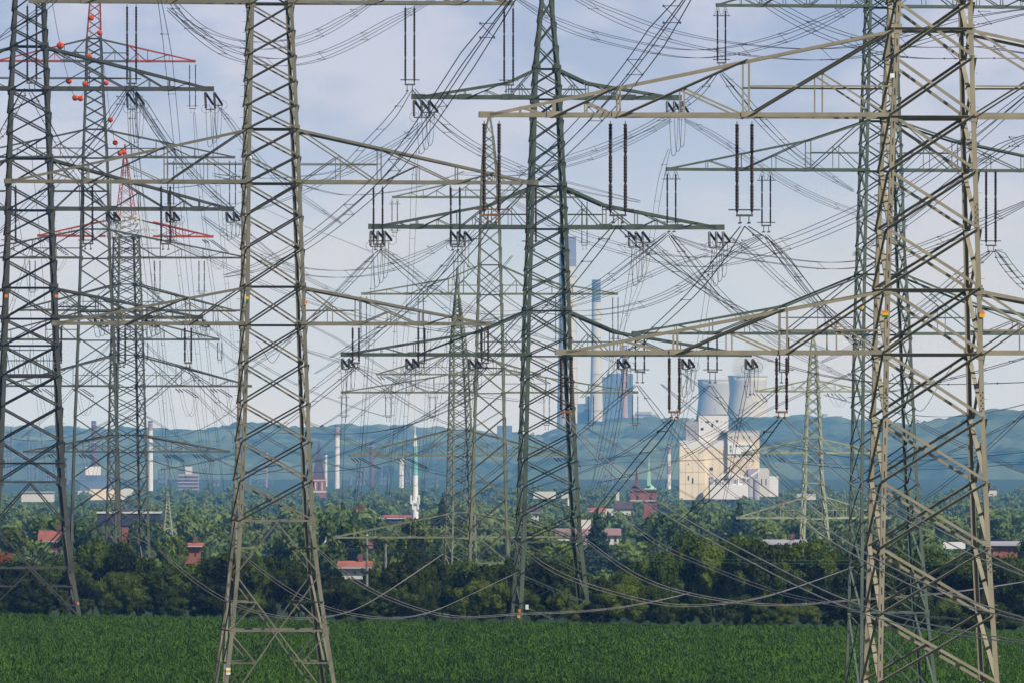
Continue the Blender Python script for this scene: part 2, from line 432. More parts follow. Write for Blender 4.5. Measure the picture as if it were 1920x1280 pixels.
# T1 --- big tan pylon on the right
t = Pylon('pylon', 'huge tan lattice pylon filling the right side, nearest of all', 500, 1740,
          [(-620,1712,1772),(-140,1682,1806),(5,1672,1815),(217,1661,1820),(537,1649,1829),(780,1644,1835),(1025,1637,1845),(1278,1631,1860),(1505,1620,1874)],
          M['tan'], 0.085, 9.6, 5.4)
T1 = t
t.legs(-620, 1505, taper=.9)
t.lattice([-620,-540,-450,-360,-270,-180,-90,5,109,217,322,430,540,660,782,902,1025,1150,1278,1400,1505], (-270,57,222,545,665))
t.peak(-900, 1742, -620)
for sd in (-1, 1):
    t.arm(sd, -270, -400, 620, [200, 400])
    a = t.arm(sd, 222, 58, 845, [345, 585, 706], stub=20)
    b = t.arm(sd, 665, 545, 702, [275, 478], stub=20)
    if sd < 0:
        for x in (-821, -584, -346): t.susp(a, x, 229, 405, 28, .10, 'porcr', 'rust' if x == -821 else 'fit', ridges=27, ytail=14)
        for x in (-681, -478, -276): t.susp(b, x, 668, 772, 19, .085, 'porcr', 'rust', rings=False, ridges=18, ytail=10)
t.plate(1648, 590, 11, 13, ['orangep','yellow','greenp']); t.plate(1830, 590, 10, 12, ['orangep','yellow'])
t.plate(1663, 145, 8, 8, ['whitep'], 'number_plate')
t.steps(3, -20, 1290, 32, 7); t.steps(1, -20, 1290, 32, 6)
t.bolts([(0, 20, 1270, 31, 1.6, 13), (0, 385, 425, 5, 2.2, 2.2), (1, 385, 425, 5, 2.2, 2.2), (0, 735, 775, 5, 2.4, 2.4), (1, 735, 775, 5, 2.4, 2.4), (1, 1040, 1075, 5, 2.5, 2.5), (0, 1040, 1075, 5, 2.5, 2.5)])

# T2 --- tan pylon left of centre
t = Pylon('pylon', 'tan left pylon with spread feet standing in the crop left of centre', 667, 510,
          [(-330,484,534),(-200,478,536),(10,466,546),(243,460,556),(345,458,560),(540,456,567),(612,455,569),(800,449,576),(975,441,583),(1075,434,592),(1180,423,606),(1280,410,620),(1345,402,629)],
          M['tan2'], 0.12, 7.6, 3.1, zb=-0.6)
T2 = t
t.legs(-330, 1343, taper=.85)
t.lattice([-330,-280,-230,-180,-135,-90,-40,10,57,104,152,198,243,294,345,405,467,538,612,682,755,826,900,975], (-95,8,243,345,538,610,975,1180),
          struts=[(512,978,434,1075),(512,978,592,1075),(434,1075,512,1180),(592,1075,512,1180),(512,1180,404,1335),(512,1180,627,1335),
                  (473,1027,440,1025),(551,1027,586,1025),(473,1127,430,1126),(552,1127,598,1126),(473,1127,424,1178),(552,1127,605,1178),
                  (470,1240,415,1240),(556,1240,615,1240),(424,1184,470,1240),(604,1184,556,1240)])
t.peak(-470, 509, -330)
for sd in (-1, 1):
    a = t.arm(sd, 8, -95, 457, [190, 350]); b = t.arm(sd, 345, 243, 503, [201, 347], stub=12); c = t.arm(sd, 610, 538, 414, [160, 280], stub=10)
    for x in (260, 447): t.susp(a, sd * x - (4 if sd < 0 else 0), 10, 158, 17, .075, ridges=24, ytail=12)
    for x in (200, 346, 490): t.susp(b, sd * x, 348, 458, 17, .075, 'porc' if x < 400 else 'porcr', ridges=18, ytail=10)
    for x in (158, 282, 402): t.susp(c, sd * x, 613, 680, 12, .075, rings=False, ridges=12, ytail=8)
t.plate(568, 569, 5, 7, ['orangep','yellow']); t.plate(458, 562, 5, 10, ['yellow','greenp'])
t.plate(465, 297, 4, 5, ['whitep'], 'number_plate')
t.plate(418, 1255, 8, 13, ['whitep','yellow','whitep'], 'warning_sign')
t.steps(3, 0, 1290, 20, 7)
t.bolts([(0, 660, 960, 36, 1.5, 10), (0, 960, 990, 4.5, 1.8, 1.8), (1, 660, 690, 4.5, 1.8, 1.8), (1, 960, 995, 4.5, 1.8, 1.8), (0, 1150, 1175, 4.5, 1.8, 1.8), (1, 1150, 1178, 4.5, 1.8, 1.8), (1, 440, 470, 4.5, 1.6, 1.6)])

# T3 --- dark green pylon behind T1
t = Pylon('pylon', 'dark green lattice pylon standing close behind the huge tan pylon on the right', 714, 1652,
          [(-250,1632,1668),(-80,1628,1674),(160,1620,1682),(480,1611,1692),(640,1607,1701),(900,1603,1712),(1147,1600,1730),(1280,1597,1744),(1312,1596,1748)],
          M['green2'], 0.16, 6.0, 2.5, zb=-0.6)
t.legs(-250, 1308, taper=.8)
t.lattice(t.auto(-250, 228, .72) + t.auto(228, 515, .72)[1:] + t.auto(515, 1147, .72)[1:] + [1305], (-70,15,228,322,515,628,1147))
t.peak(-420, 1650, -250)
for sd in (-1, 1):
    a = t.arm(sd, 15, -75, 314, [140, 230]); b = t.arm(sd, 322, 228, 409, [140, 270], kink=(140, 263)); c = t.arm(sd, 628, 515, 474, [187, 325], kink=(187, 573))
    if sd < 0:
        t.susp(a, -304, 20, 120, 15, .07, topring=True, ridges=18, ytail=10)
        t.susp(b, -399, 326, 424, 16, .07, topring=True, ridges=18); t.susp(b, -219, 328, 424, 16, .07, topring=True, ridges=18)
        for x in (-459, -321, -185): t.susp(c, x, 632, 697, 17, .07, ridges=12, ytail=20)
    else:
        t.susp(b, 210, 318, 460, 18, .10, ridges=24, ytail=12)
t.plate(1608, 577, 5, 6, ['yellow'])

# T4 --- dark green pylon in the centre
t = Pylon('pylon', 'dark green angle pylon in the centre at the far field edge', 994, 1025,
          [(0,1013,1036),(130,1001,1048),(187,998,1051),(350,993,1058),(430,990,1061),(583,984,1066),(668,982,1068),(960,974,1082),(1015,972,1086),(1157,964,1101),(1170,963,1103)],
          M['green'], 0.115, 7.6, 2.4, zb=-0.6)
t.legs(0, 1168, taper=.75)
t.lattice([0,42,86,130,160,187,225,265,305,350,388,430,468,508,545,583,632,668,712,762,812,862,912,965,1015], (130,187,350,430,583,668,1015),
          struts=[(972,1015,1093,1075),(1086,1015,968,1075),(968,1075,1098,1130),(1093,1075,966,1130),(1098,1130,1030,1160),(966,1130,1030,1160)])
t.peak(-60, 1024, 0, n=2)
for sd in (-1, 1):
    a = t.arm(sd, 187, 130, 255, [75, 155], kink=(75, 154), stub=18, beam=1.15)
    b = t.arm(sd, 430, 350, 336, [108, 168, 245], kink=(108, 383), stub=16, beam=1.15)
    c = t.arm(sd, 668, 583, 388, [122, 250], kink=(130, 621), stub=8, beam=1.0)
    if sd < 0:
        t.tens(a, -251, -222, 3, 189, (1, 34), (14, 22), jump=3.2)
        for x in (-332, -181): t.tens(b, x, x + 26, 3, 434, (0, 30), (11, 18), jump=3.6)
        for x in (-386, -265, -147): t.tens(c, x, x + 13, 2, 672, (1, 20), (8, 16), jump=2.2)
    else:
        t.tens(a, 227, 254, 3, 189, (0, 30), (12, 22), jump=3.4)
        for x in (155, 307): t.tens(b, x, x + 26, 3, 434, (0, 30), (12, 20), jump=3.4)
        for x in (134, 256, 376): t.tens(c, x, x + 13, 2, 672, (0, 20), (8, 16), jump=2.4)
t.plate(980, 1136, 6, 9, ['whitep'], 'warning_sign'); t.plate(964, 1154, 6, 5, ['yellow'], 'number_plate'); t.plate(1103, 1151, 5, 4, ['whitep'], 'number_plate')
t.plate(966, 1143, 5, 6, ['orangep'])
t.steps(0, 20, 1150, 14, 5)

# T5 --- dark grey pylon, left edge
t = Pylon('pylon', 'dark grey angle pylon cut by the left edge with a platform inside', 1024, 55,
          [(-150,34,76),(20,25,85),(170,18,91),(320,14,97),(395,12,99),(598,6,107),(703,2,111),(903,-6,119),(985,-14,126),(1063,-22,133),(1150,-38,147),(1165,-40,149)],
          M['dgrey'], 0.10, 7.8, 2.9, zb=-0.6)
T5 = t
t.legs(-150, 1163, taper=.75)
t.lattice([-150,-108,-66,-24,20,55,88,129,170,211,252,300,348,395,440,488,540,598,648,703,762,826,903], (88,170,298,395,540,598,648,868,903,1063),
          struts=[(55,905,126,985),(55,905,-14,985),(126,985,55,1063),(-14,985,55,1063),(55,1063,140,1150),(55,1063,-32,1150),
                  (85,1097,138,1098),(88,1097,131,1068),(25,1097,-27,1098),(116,1132,144,1133),(116,1130,137,1103),(-8,1132,-34,1133)])
t.peak(-260, 55, -150)
mb = MB(); u = t.s                                              # inspection platform inside the body
hw = t.hd(703) * .98; z = t.z(703)
mb.box((-hw, -hw, z - .25), (hw, hw, z + .12)); 
mb.build('platform', M['bolt'], t.root)
mb = MB()
for k in range(26):
    x = -hw + .2 + (2 * hw - .4) * k / 25; q = -1 if k % 2 else 1; j = random.uniform(-.35, .35)
    mb.bar((x, q * hw * .7, z + .12), (x + j, q * hw * .7, z + random.uniform(1.2, 3.0)), .045)
for zz in (1.4, 2.4): mb.bar((-hw, -hw * .95, z + zz), (hw, -hw * .95, z + zz), .06); mb.bar((-hw, hw * .95, z + zz), (hw, hw * .95, z + zz), .06)
mb.build('railing', M['bolt'], t.root)
for sd in (1, -1):
    a = t.arm(sd, 170, 88, 347, [188, 262], stub=8, beam=1.05); b = t.arm(sd, 395, 298, 385, [150, 262, 318], stub=8, beam=1.0); c = t.arm(sd, 598, 540, 327, [126, 220], stub=6, beam=.9)
    if sd > 0:
        for x in (183, 330): t.tens(a, x, x + 17, 2, 172, (3, 34), (12, 24), jump=3.4)
        for x in (145, 257, 370): t.tens(b, x, x + 14, 2, 397, (2, 20), (8, 16), jump=1.6)
        for x in (123, 219, 314): t.tens(c, x, x + 12, 2, 600, (1, 8), (9, 12), jump=1.0)
t.plate(103, 556, 6, 6, ['orangep']); t.plate(9, 556, 6, 6, ['orangep']); t.plate(141, 1129, 4, 5, ['orangep'], 'number_plate')
t.steps(1, 0, 1140, 13, 4)

# T6 --- grey pylon with red top
t = Pylon('pylon', 'grey lattice pylon with red peak and red top arm, left of the tan pylon', 1400, 180,
          [(-40,172,187),(75,162,190),(163,160,194),(245,157,199),(320,154,203),(485,150,207),(640,145,215),(830,138,221),(1030,132,228),(1150,127,233)],
          M['grey'], 0.05, 4.2, 1.8)
t.legs(75, t.yb - 2, taper=.8)
t.lattice(t.auto(75, 243, .62) + t.auto(243, 430, .7)[1:] + t.auto(430, 1020, .74)[1:] + [t.yb], (73,117,243,297,430,485,585,638))
t.lattice(t.auto(-40, 75, .75), (), M['red'], 'bracing', .65)
pk = t.peak(-130, 180, -40, M['red'], 3)
mb = MB()
for k in range(4): mb.angle(t.corners(75)[k], t.corners(-40)[k], [(1,0,0),(-1,0,0),(-1,0,0),(1,0,0)][k], [(0,1,0),(0,1,0),(0,-1,0),(0,-1,0)][k], t.lw * .5)
mb.build('mast_top', M['red'], t.root)
for sd in (1, -1):
    a = t.arm(sd, 117, 73, 187, [60, 96], mats=[M['grey'], M['red']], redfrom=56); b = t.arm(sd, 297, 243, 261, [112, 184]); c = t.arm(sd, 485, 430, 285, [120, 200]); d = t.arm(sd, 638, 585, 232, [95, 160])
    if sd > 0:
        t.susp(a, 181, 120, 204, 11, .08, ridges=15, ytail=8)
        for x in (140, 256): t.susp(b, x, 300, 388, 11, .08, ridges=15, ytail=8)
        for x in (115, 198, 280): t.susp(c, x, 488, 550, 10, .08, ridges=12, ytail=8)
        for x in (93, 232): t.susp(d, x, 641, 674, 8, .08, rings=False, ridges=6, ytail=6)
    else:
        t.susp(c, -119, 488, 548, 10, .08, ridges=12, ytail=8)

# T7 --- red and white crossarm pylon
t = Pylon('pylon', 'turned grey pylon with a slim red peak and red and white top arm', 1480, 238,
          [(270,235,239),(408,220,253),(445,216,258),(600,213,263),(960,206,272),(1150,201,277)],
          M['grey'], 0.30, 4.2, 1.7)
t.legs(445, t.yb - 2, taper=.8)
t.lattice(t.auto(445, 533, .5) + t.auto(533, 665, .5)[1:] + t.auto(665, 1020, .52)[1:] + [t.yb], (445,533,584,665,725,815,848))
t.lattice(t.auto(408, 445, .45), (408,), M['white'], 'bracing')
t.peak(266, 234, 408, M['red'], 9, .62)
for sd in (1, -1):
    a = t.arm(sd, 445, 408, 168 if sd > 0 else 173, [62, 110], mats=[M['white'], M['red']], redfrom=46)
    b = t.arm(sd, 584, 533, 212, [90, 150]); c = t.arm(sd, 725, 665, 243, [100, 170]); d = t.arm(sd, 848, 815, 200, [80, 140])
    if sd > 0:
        t.slant(a, 160, 449, 200, 472, 2, 5); t.slant(c, 108, 728, 140, 744); t.slant(c, 175, 728, 206, 743); t.slant(d, 84, 851, 112, 864); t.slant(d, 142, 851, 170, 864)
    else:
        t.slant(a, -160, 449, -112, 478, 2, 5); t.slant(c, -165, 728, -138, 742); t.slant(c, -92, 728, -64, 742); t.slant(d, -140, 851, -116, 861); t.slant(d, -80, 851, -54, 863)

# T8 --- slim pale green pylon
t = Pylon('pylon', 'slim pale green pylon just left of the dark green centre pylon', 1350, 918,
          [(255,908,925),(320,903,932),(430,899,938),(640,893,944),(850,887,948),(960,882,951),(1055,879,955),(1150,874,960)],
          M['pale'], 0.03, 4.2, 1.7)
t.legs(255, t.yb - 2, taper=.75)
t.lattice(t.auto(255, 497, .9) + t.auto(497, 690, .9)[1:] + t.auto(690, 1055, .95)[1:] + [t.yb], (330,372,497,553,690,737,1055))
t.peak(208, 918, 255, n=3)
for sd in (1, -1):
    a = t.arm(sd, 372, 330, 183, [75, 125]); b = t.arm(sd, 553, 497, 241, [78, 155], kink=(78, 522)); c = t.arm(sd, 737, 690, 279, [105, 185], kink=(105, 706))
    o = 1 if sd > 0 else -1
    t.susp(a, o * 178, 376, 436 if sd < 0 else 460, 10, .07, topring=sd < 0, ridges=12, ytail=8)
    for x in (129, 236): t.susp(b, o * x, 556, 640, 10, .065, topring=sd < 0, ridges=14, ytail=8)
    for x in (107, 190, 273): t.susp(c, o * x, 740, 796 if sd > 0 else 781, 10, .06, topring=sd < 0, ridges=10, ytail=8)

# T9 --- turned pale pylon behind T8
t = Pylon('pylon', 'small turned pale green pylon behind the slim pale green pylon', 1500, 860,
          [(560,852,862),(640,846,872),(703,845,876),(855,843,884),(960,841,887),(1150,836,892)],
          M['pale'], 0.28, 3.6, 1.5)
t.legs(560, t.yb - 2, taper=.8)
t.lattice(t.auto(560, 660, .6) + t.auto(660, 805, .6)[1:] + t.auto(805, 1010, .6)[1:] + t.auto(1010, t.yb, .8)[1:], (660,703,805,855,960,1008))
t.peak(500, 857, 560, n=3)
for sd in (1, -1):
    a = t.arm(sd, 703, 660, 160, [70, 110]); b = t.arm(sd, 855, 805, 212, [80, 145]); c = t.arm(sd, 1008, 960, 245, [90, 165])
    if sd < 0:
        t.slant(a, -145, 705, -108, 721); t.slant(b, -195, 858, -150, 878); t.slant(b, -106, 858, -60, 876); t.slant(c, -232, 1011, -206, 1021); t.slant(c, -160, 1011, -134, 1020); t.slant(c, -84, 1011, -62, 1020)
    else:
        t.slant(a, 145, 705, 180, 718); t.slant(b, 200, 858, 240, 874); t.slant(c, 230, 1011, 264, 1024)

# T10 --- light green pylon on the right
t = Pylon('pylon', 'light green narrow pylon in the valley left of the dark green right pylon', 1900, 1525,
          [(655,1519,1531),(735,1513,1536),(850,1508,1541),(900,1507,1543),(960,1504,1549),(1050,1501,1556),(1100,1499,1559)],
          M['lime'], 0.12, 4.0, 1.4)
t.legs(655, t.yb - 2, taper=.7)
t.lattice(t.auto(655, 712, .9) + t.auto(712, 822, .85)[1:] + t.auto(822, 905, .85)[1:] + t.auto(905, t.yb, .95)[1:], (712,735,822,850,905,972))
t.peak(622, 1525, 655, n=3)
for sd in (1, -1):
    a = t.arm(sd, 735, 712, 110, [40, 75]); b = t.arm(sd, 850, 822, 136, [50, 92]); c = t.arm(sd, 972, 930, 146, [60, 105])
    if sd < 0:
        t.slant(a, -108, 737, -92, 752, 2, 8, .1, 4, 1.5); t.slant(b, -136, 852, -117, 864, 2, 8, .1, 4, 1.5); t.slant(b, -78, 852, -58, 865, 2, 8, .1, 4, 1.5)
    else:
        t.slant(a, 40, 737, 58, 750, 2, 8, .1, 4, 1.5)

# T11 --- small pylon in the trees
t = Pylon('pylon', 'tiny light green pylon among the trees left of the tan pylon', 2300, 314,
          [(925,312,316),(1006,305,324),(1060,303,327),(1110,302,328)], M['lime'], 0.2, 2.6, 1.3)
t.legs(925, t.yb - 1); t.lattice(t.auto(925, 990, .8) + t.auto(990, t.yb, .8)[1:], (990, 1006))
for sd in (1, -1):
    a = t.arm(sd, 1006, 990, 56 if sd > 0 else 42, [25], midh=False)

for _p in ALLP: _p.done()
# wooden double pole
r0 = empty('utility_pole', P(705, 1135, 1075), 'pair of grey wooden poles with crossbars in front of the hedge', 'utility pole')
def loc(px, py, D, root): return P(px, py, D) - root.location
for px, yt in ((688, 1008), (723, 1018)):
    mb = MB(); mb.lathe(loc(px, 1150, 1075, r0), loc(px, yt, 1075, r0), [(0, .17), (1, .11)], 8); mb.build('pole', M['wood'], r0)
for y, x0, x1 in ((1022, 676, 707), (1071, 676, 707)):
    mb = MB(); mb.bar(loc(x0, y, 1074.8, r0), loc(x1, y, 1074.8, r0), .13)
    for x in (x0 + 3, x1 - 3): mb.lathe(loc(x, y, 1074.8, r0), loc(x, y - 8, 1074.8, r0), [(0, .05), (.3, .14), (.5, .08), (.7, .14), (1, .05)], 6)
    mb.build('crossbar', M['bolt'], r0)
mb = MB(); mb.bar(loc(691, 1026, 1075, r0), loc(721, 1078, 1075, r0), .1); mb.build('stay', M['fit'], r0)

# ------------------------------------------------------------------ wires
def spline(pts, n):
    pts = np.array(pts, float); k = len(pts)
    if k == 2: pts = np.array([pts[0], (pts[0] + pts[1]) / 2 + [0, 6], pts[1]]); k = 3
    d = np.r_[0, np.cumsum(np.linalg.norm(np.diff(pts, axis=0), axis=1) ** .5 + 1e-6)]
    # natural cubic through the points
    t = np.linspace(0, d[-1], n); out = np.zeros((n, 2)); h = np.diff(d)
    for c in range(2):
        y = pts[:, c]; A = np.zeros((k, k)); b = np.zeros(k); A[0, 0] = A[-1, -1] = 1
        for i in range(1, k - 1):
            A[i, i-1] = h[i-1]; A[i, i] = 2 * (h[i-1] + h[i]); A[i, i+1] = h[i]
            b[i] = 6 * ((y[i+1] - y[i]) / h[i] - (y[i] - y[i-1]) / h[i-1])
        m = np.linalg.solve(A, b); idx = np.clip(np.searchsorted(d, t) - 1, 0, k - 2)
        a = d[idx]; e = d[idx + 1]; hh = h[idx]
        out[:, c] = (m[idx] * (e - t) ** 3 + m[idx+1] * (t - a) ** 3) / (6 * hh) + (y[idx] / hh - m[idx] * hh / 6) * (e - t) + (y[idx+1] / hh - m[idx+1] * hh / 6) * (t - a)
    return out
WN = 0
def wire(label, pts, D0, D1, n=2, sep=.5, r=.021, mat='wire', vert=0.0, spacer=True, name='power_line'):
    """a run of n parallel conductors; the path is surveyed at the depths D0..D1"""
    global WN; WN += 1
    N = 44; xy = spline(pts, N); mb = MB()
    tt = np.linspace(0, 1, N); Ds = 1 / ((1 - tt) / D0 + tt / D1)
    path = [P(x, y, D) for (x, y), D in zip(xy, Ds)]
    if n == 1: offs = [(0, 0)]
    elif n == 2: offs = [(-sep/2, -vert/2), (sep/2, vert/2)]
    elif n == 3: offs = [(-sep/2, 0), (sep/2, 0), (0, sep * .8)]
    else: offs = [(-sep/2, 0), (sep/2, 0), (-sep/2, sep), (sep/2, sep)]
    base = path[0].copy(); r *= 1.15
    for ox, oz in offs:
        fr = [min(1, .35 + 4 * min(i / (N - 1), 1 - i / (N - 1))) for i in range(N)]
        mb.tube([p - base + Vector((ox * f, 0, oz * f)) for p, f in zip(path, fr)], r)
    if spacer and n > 1:
        for k in range(4, N - 4, 7):
            for (a, b) in zip(offs[:-1], offs[1:]):
                p = path[k] - base
                mb.bar(p + Vector((a[0], 0, a[1])), p + Vector((b[0], 0, b[1])), r * 1.4)
                mb.bar(p + Vector((a[0], 0, a[1] - r * 2)), p + Vector((a[0], 0, a[1] + r * 2)), r * 3.4)
    o = mb.build(name, M[mat], None, base)
    return tag(o, label, 'power line', 'overhead conductors between the pylons')
W = wire
cp = 'green centre pylon'; lp = 'tan left pylon'; hp = 'huge tan pylon'; gp = 'dark green right pylon'; ep = 'dark grey left pylon'
# top spans
W('upper twin line sagging in a bowl behind the top of the ' + lp, [(308,-20),(360,52),(450,90),(545,87),(620,58),(700,5)], 760, 900, 4, .55)
W('lower twin line sagging in a bowl behind the top of the ' + lp, [(316,20),(380,76),(440,111),(550,123),(640,97),(720,55),(815,0)], 760, 900, 4, .55)
W('taut bundle falling from the top middle to the ' + lp + ' at mid height', [(962,0),(852,162),(740,320),(655,402),(567,468),(480,508),(420,520)], 430, 1000, 4, .6)
W('taut bundle falling from the top edge across the arm of the ' + cp, [(1298,-15),(1177,158),(1055,288),(950,382),(862,462)], 420, 985, 4, .7)
W('bundle bowing low from the top middle to the ' + gp + ' top', [(970,0),(1040,46),(1120,76),(1220,99),(1320,109),(1440,88),(1530,55),(1640,-5)], 900, 740, 4, .6)
W('bundle crossing the upper right sky from the ' + cp + ' peak', [(1040,-25),(1150,36),(1270,80),(1400,104),(1540,113),(1660,98),(1800,58),(1930,25)], 900, 620, 4, .75)
W('bundle running out of the upper right corner behind the ' + hp, [(1390,-20),(1500,48),(1600,88),(1700,108),(1810,110),(1930,110)], 800, 560, 4, .65)
W('long bundle bowing below the middle arm of the ' + cp + ' to the right edge', [(945,370),(1060,438),(1140,467),(1235,492),(1330,500),(1440,478),(1600,415),(1740,335),(1930,178)], 1300, 640, 4, .8)
W('shallow bundle behind the middle of the ' + hp, [(1260,445),(1350,478),(1440,492),(1540,504),(1640,497),(1740,468),(1840,426),(1930,380)], 1000, 660, 4, .5)
W('short steep bundle right of the shaft of the ' + hp, [(1930,258),(1860,300),(1790,350),(1700,420),(1600,480)], 560, 950, 4, .5)
W('pair of wires crossing the top left corner', [(-5,78),(50,42),(110,-5)], 700, 640, 3, .45, spacer=False)
# from T2
W('bundle dropping left from the top right insulators of the ' + lp, [(767,173),(730,225),(685,272),(640,318),(575,358),(480,395)], 667, 1100, 2, .55)
W('bundle dropping right from the top right insulators of the ' + lp, [(775,173),(805,217),(870,272),(960,318),(1060,352),(1200,380)], 667, 1250, 4, .55)
W('bundle dropping left from the top left insulators of the ' + lp, [(240,170),(205,232),(150,300),(90,360),(-5,440)], 667, 1000, 4, .5)
W('bundle dropping right from the top left insulators of the ' + lp, [(247,170),(285,232),(330,295),(400,370),(470,425)], 667, 1200, 4, .5)
W('bundle behind the upper shaft of the ' + ep + ' falling to the left', [(46,170),(20,222),(-5,265)], 667, 760, 3, .45)
W('bundle behind the upper shaft of the ' + ep + ' falling to the right', [(55,170),(80,215),(110,270),(160,345),(230,430)], 667, 1150, 3, .45)
W('twin wires under the middle right arm of the ' + lp + ' falling left', [(711,470),(660,525),(600,585),(540,640),(470,690)], 667, 1100, 2, .5)
W('twin wires under the middle right arm of the ' + lp + ' falling right', [(712,470),(780,530),(850,590),(940,640),(1060,690)], 667, 1300, 2, .45)
W('twin wires under the outer middle insulators of the ' + lp + ' falling left', [(856,470),(800,540),(730,610),(650,680),(560,750)], 667, 1100, 2, .5)
W('twin wires under the outer middle insulators of the ' + lp + ' falling right', [(857,470),(930,545),(1010,600),(1100,655),(1210,700)], 667, 1300, 2, .45)
W('thin wires from the lower right arm of the ' + lp + ' to its left foot', [(668,688),(600,745),(520,805),(440,850),(300,880)], 667, 1400, 2, .4)
W('thin wires from the lower right arm of the ' + lp + ' past the church spire', [(668,688),(740,740),(830,790),(930,820)], 667, 1400, 2, .4)
W('thin wires from the lower arm tip of the ' + lp + ' falling left', [(913,688),(850,745),(760,800),(640,850),(480,890)], 667, 1400, 2, .4)
W('thin wires from the lower left arm of the ' + lp + ' falling right', [(350,688),(400,745),(470,800),(560,850),(680,885)], 667, 1400, 2, .4)
W('thin wires from the lower left arm of the ' + lp + ' falling left', [(350,688),(300,735),(230,790),(130,840),(-5,880)], 667, 1400, 2, .4)
# from T4
W('bundle from the top left insulators of the ' + cp + ' falling left', [(790,235),(745,275),(690,305),(640,330),(560,343),(480,345),(400,330)], 985, 1100, 4, .6)
W('twin wires from the left insulator cluster of the ' + cp + ' dropping down', [(699,478),(697,640),(688,760),(678,880),(668,970),(660,1030)], 985, 1900, 2, .5)
W('twin wires from the top left insulators of the ' + cp + ' dropping down', [(783,285),(777,340),(772,480),(760,640),(744,800),(722,960),(712,1030)], 985, 1900, 2, .55)
W('twin wires from the second left cluster of the ' + cp + ' dropping down', [(856,480),(846,600),(828,720),(806,850),(790,940)], 985, 1900, 2, .5)
W('twin wires from the lower left tip of the ' + cp + ' dropping down', [(647,704),(642,830),(637,960),(632,1040)], 985, 1700, 2, .4)
W('twin wires from the second lower left insulators of the ' + cp, [(766,704),(760,800),(753,960),(748,1040)], 985, 1700, 2, .4)
W('twin wires from the third lower left insulators of the ' + cp, [(886,704),(878,800),(862,960),(855,1020)], 985, 1700, 2, .4)
W('bundle from the left cluster of the ' + cp + ' bowing behind the ' + lp, [(845,452),(780,490),(700,515),(620,520),(540,508),(460,470),(380,410)], 985, 1050, 4, .65)
W('bundle from the left cluster of the ' + cp + ' falling left', [(697,480),(640,540),(570,610),(500,660),(420,700)], 985, 1200, 2, .5)
W('bundle from the left cluster of the ' + cp + ' falling right', [(720,470),(770,510),(840,560),(930,605),(1040,640)], 985, 1500, 4, .5)
W('twin wires from the second left cluster of the ' + cp + ' falling left', [(850,480),(800,530),(740,590),(670,650),(590,700)], 985, 1200, 2, .5)
W('bundle from the right tip cluster of the ' + cp + ' falling left', [(1328,478),(1250,505),(1160,545),(1070,575),(960,590),(860,585)], 985, 1400, 3, .55)
W('bundle from the right cluster of the ' + cp + ' falling right', [(1222,455),(1290,520),(1370,580),(1450,625),(1560,660)], 985, 1500, 4, .5)
W('bundle from the right tip cluster of the ' + cp + ' falling right', [(1372,450),(1420,490),(1480,545),(1560,600),(1660,650)], 985, 1500, 4, .5)
W('twin wires from the top right insulators of the ' + cp + ' dropping down', [(1255,280),(1240,335),(1222,445),(1200,535),(1168,612),(1140,700)], 985, 1900, 2, .55)
W('bundle from the top right insulators of the ' + cp + ' falling right', [(1285,228),(1330,255),(1400,300),(1480,350),(1580,395),(1700,430)], 985, 1300, 4, .5)
W('bundle from the top right insulators of the ' + cp + ' falling left', [(1258,228),(1190,265),(1120,295),(1040,318),(960,330),(860,328)], 985, 1100, 3, .55)
W('twin wires from the right cluster of the ' + cp + ' dropping down', [(1188,470),(1177,560),(1163,640),(1145,760),(1120,880),(1095,960)], 985, 1900, 2, .5)
W('twin wires from the right tip cluster of the ' + cp + ' dropping down', [(1338,470),(1325,560),(1305,680),(1275,820),(1235,960),(1215,1010)], 985, 1900, 2, .5)
W('twin wires from the first lower right insulators of the ' + cp, [(1168,700),(1155,790),(1132,880),(1100,970)], 985, 1800, 2, .4)
W('twin wires from the second lower right insulators of the ' + cp, [(1291,700),(1275,760),(1255,830),(1225,930),(1200,1000)], 985, 1800, 2, .4)
W('twin wires in front of the cooling towers from the lower right arm tip', [(1404,698),(1395,745),(1384,800),(1370,880),(1352,960),(1340,1010)], 985, 1800, 2, .35, .03)
# from T3
W('bundle under the middle left arm tip of the ' + gp + ' falling left', [(1250,442),(1140,530),(1067,568),(960,600),(820,620)], 714, 1300, 4, .5)
W('bundle under the middle left arm tip of the ' + gp + ' falling right', [(1256,442),(1310,515),(1380,590),(1470,655),(1600,715)], 714, 1300, 4, .5)
W('bundle under the inner middle arm of the ' + gp + ' falling left', [(1428,446),(1370,482),(1290,538),(1205,576),(1100,592),(1000,585)], 714, 1200, 4, .5)
W('bundle under the inner middle arm of the ' + gp + ' falling right', [(1437,446),(1490,518),(1550,590),(1640,660),(1760,720)], 714, 1300, 4, .5)
W('bundle under the top arm of the ' + gp + ' falling left', [(1342,140),(1310,178),(1270,208),(1200,248),(1110,285),(1000,318)], 714, 1100, 3, .5)
W('bundle under the top arm of the ' + gp + ' falling right', [(1352,140),(1395,195),(1440,245),(1500,300),(1600,360)], 714, 1100, 4, .5)
W('wires under the lower left tip of the ' + gp + ' falling left', [(1192,722),(1140,765),(1070,825),(990,880),(900,925)], 714, 1500, 2, .4)
W('wires under the lower left tip of the ' + gp + ' falling right', [(1196,722),(1240,780),(1300,855),(1380,930),(1470,985)], 714, 1500, 2, .4)
W('wires under the middle lower insulators of the ' + gp + ' falling left', [(1330,722),(1270,775),(1190,835),(1090,885),(960,925)], 714, 1500, 2, .4)
W('wires under the middle lower insulators of the ' + gp + ' falling right', [(1334,722),(1370,775),(1430,860),(1500,930),(1590,985)], 714, 1500, 2, .4)
W('wires under the inner lower insulators of the ' + gp + ' falling left', [(1466,722),(1420,760),(1350,815),(1250,870),(1120,905)], 714, 1500, 2, .4)
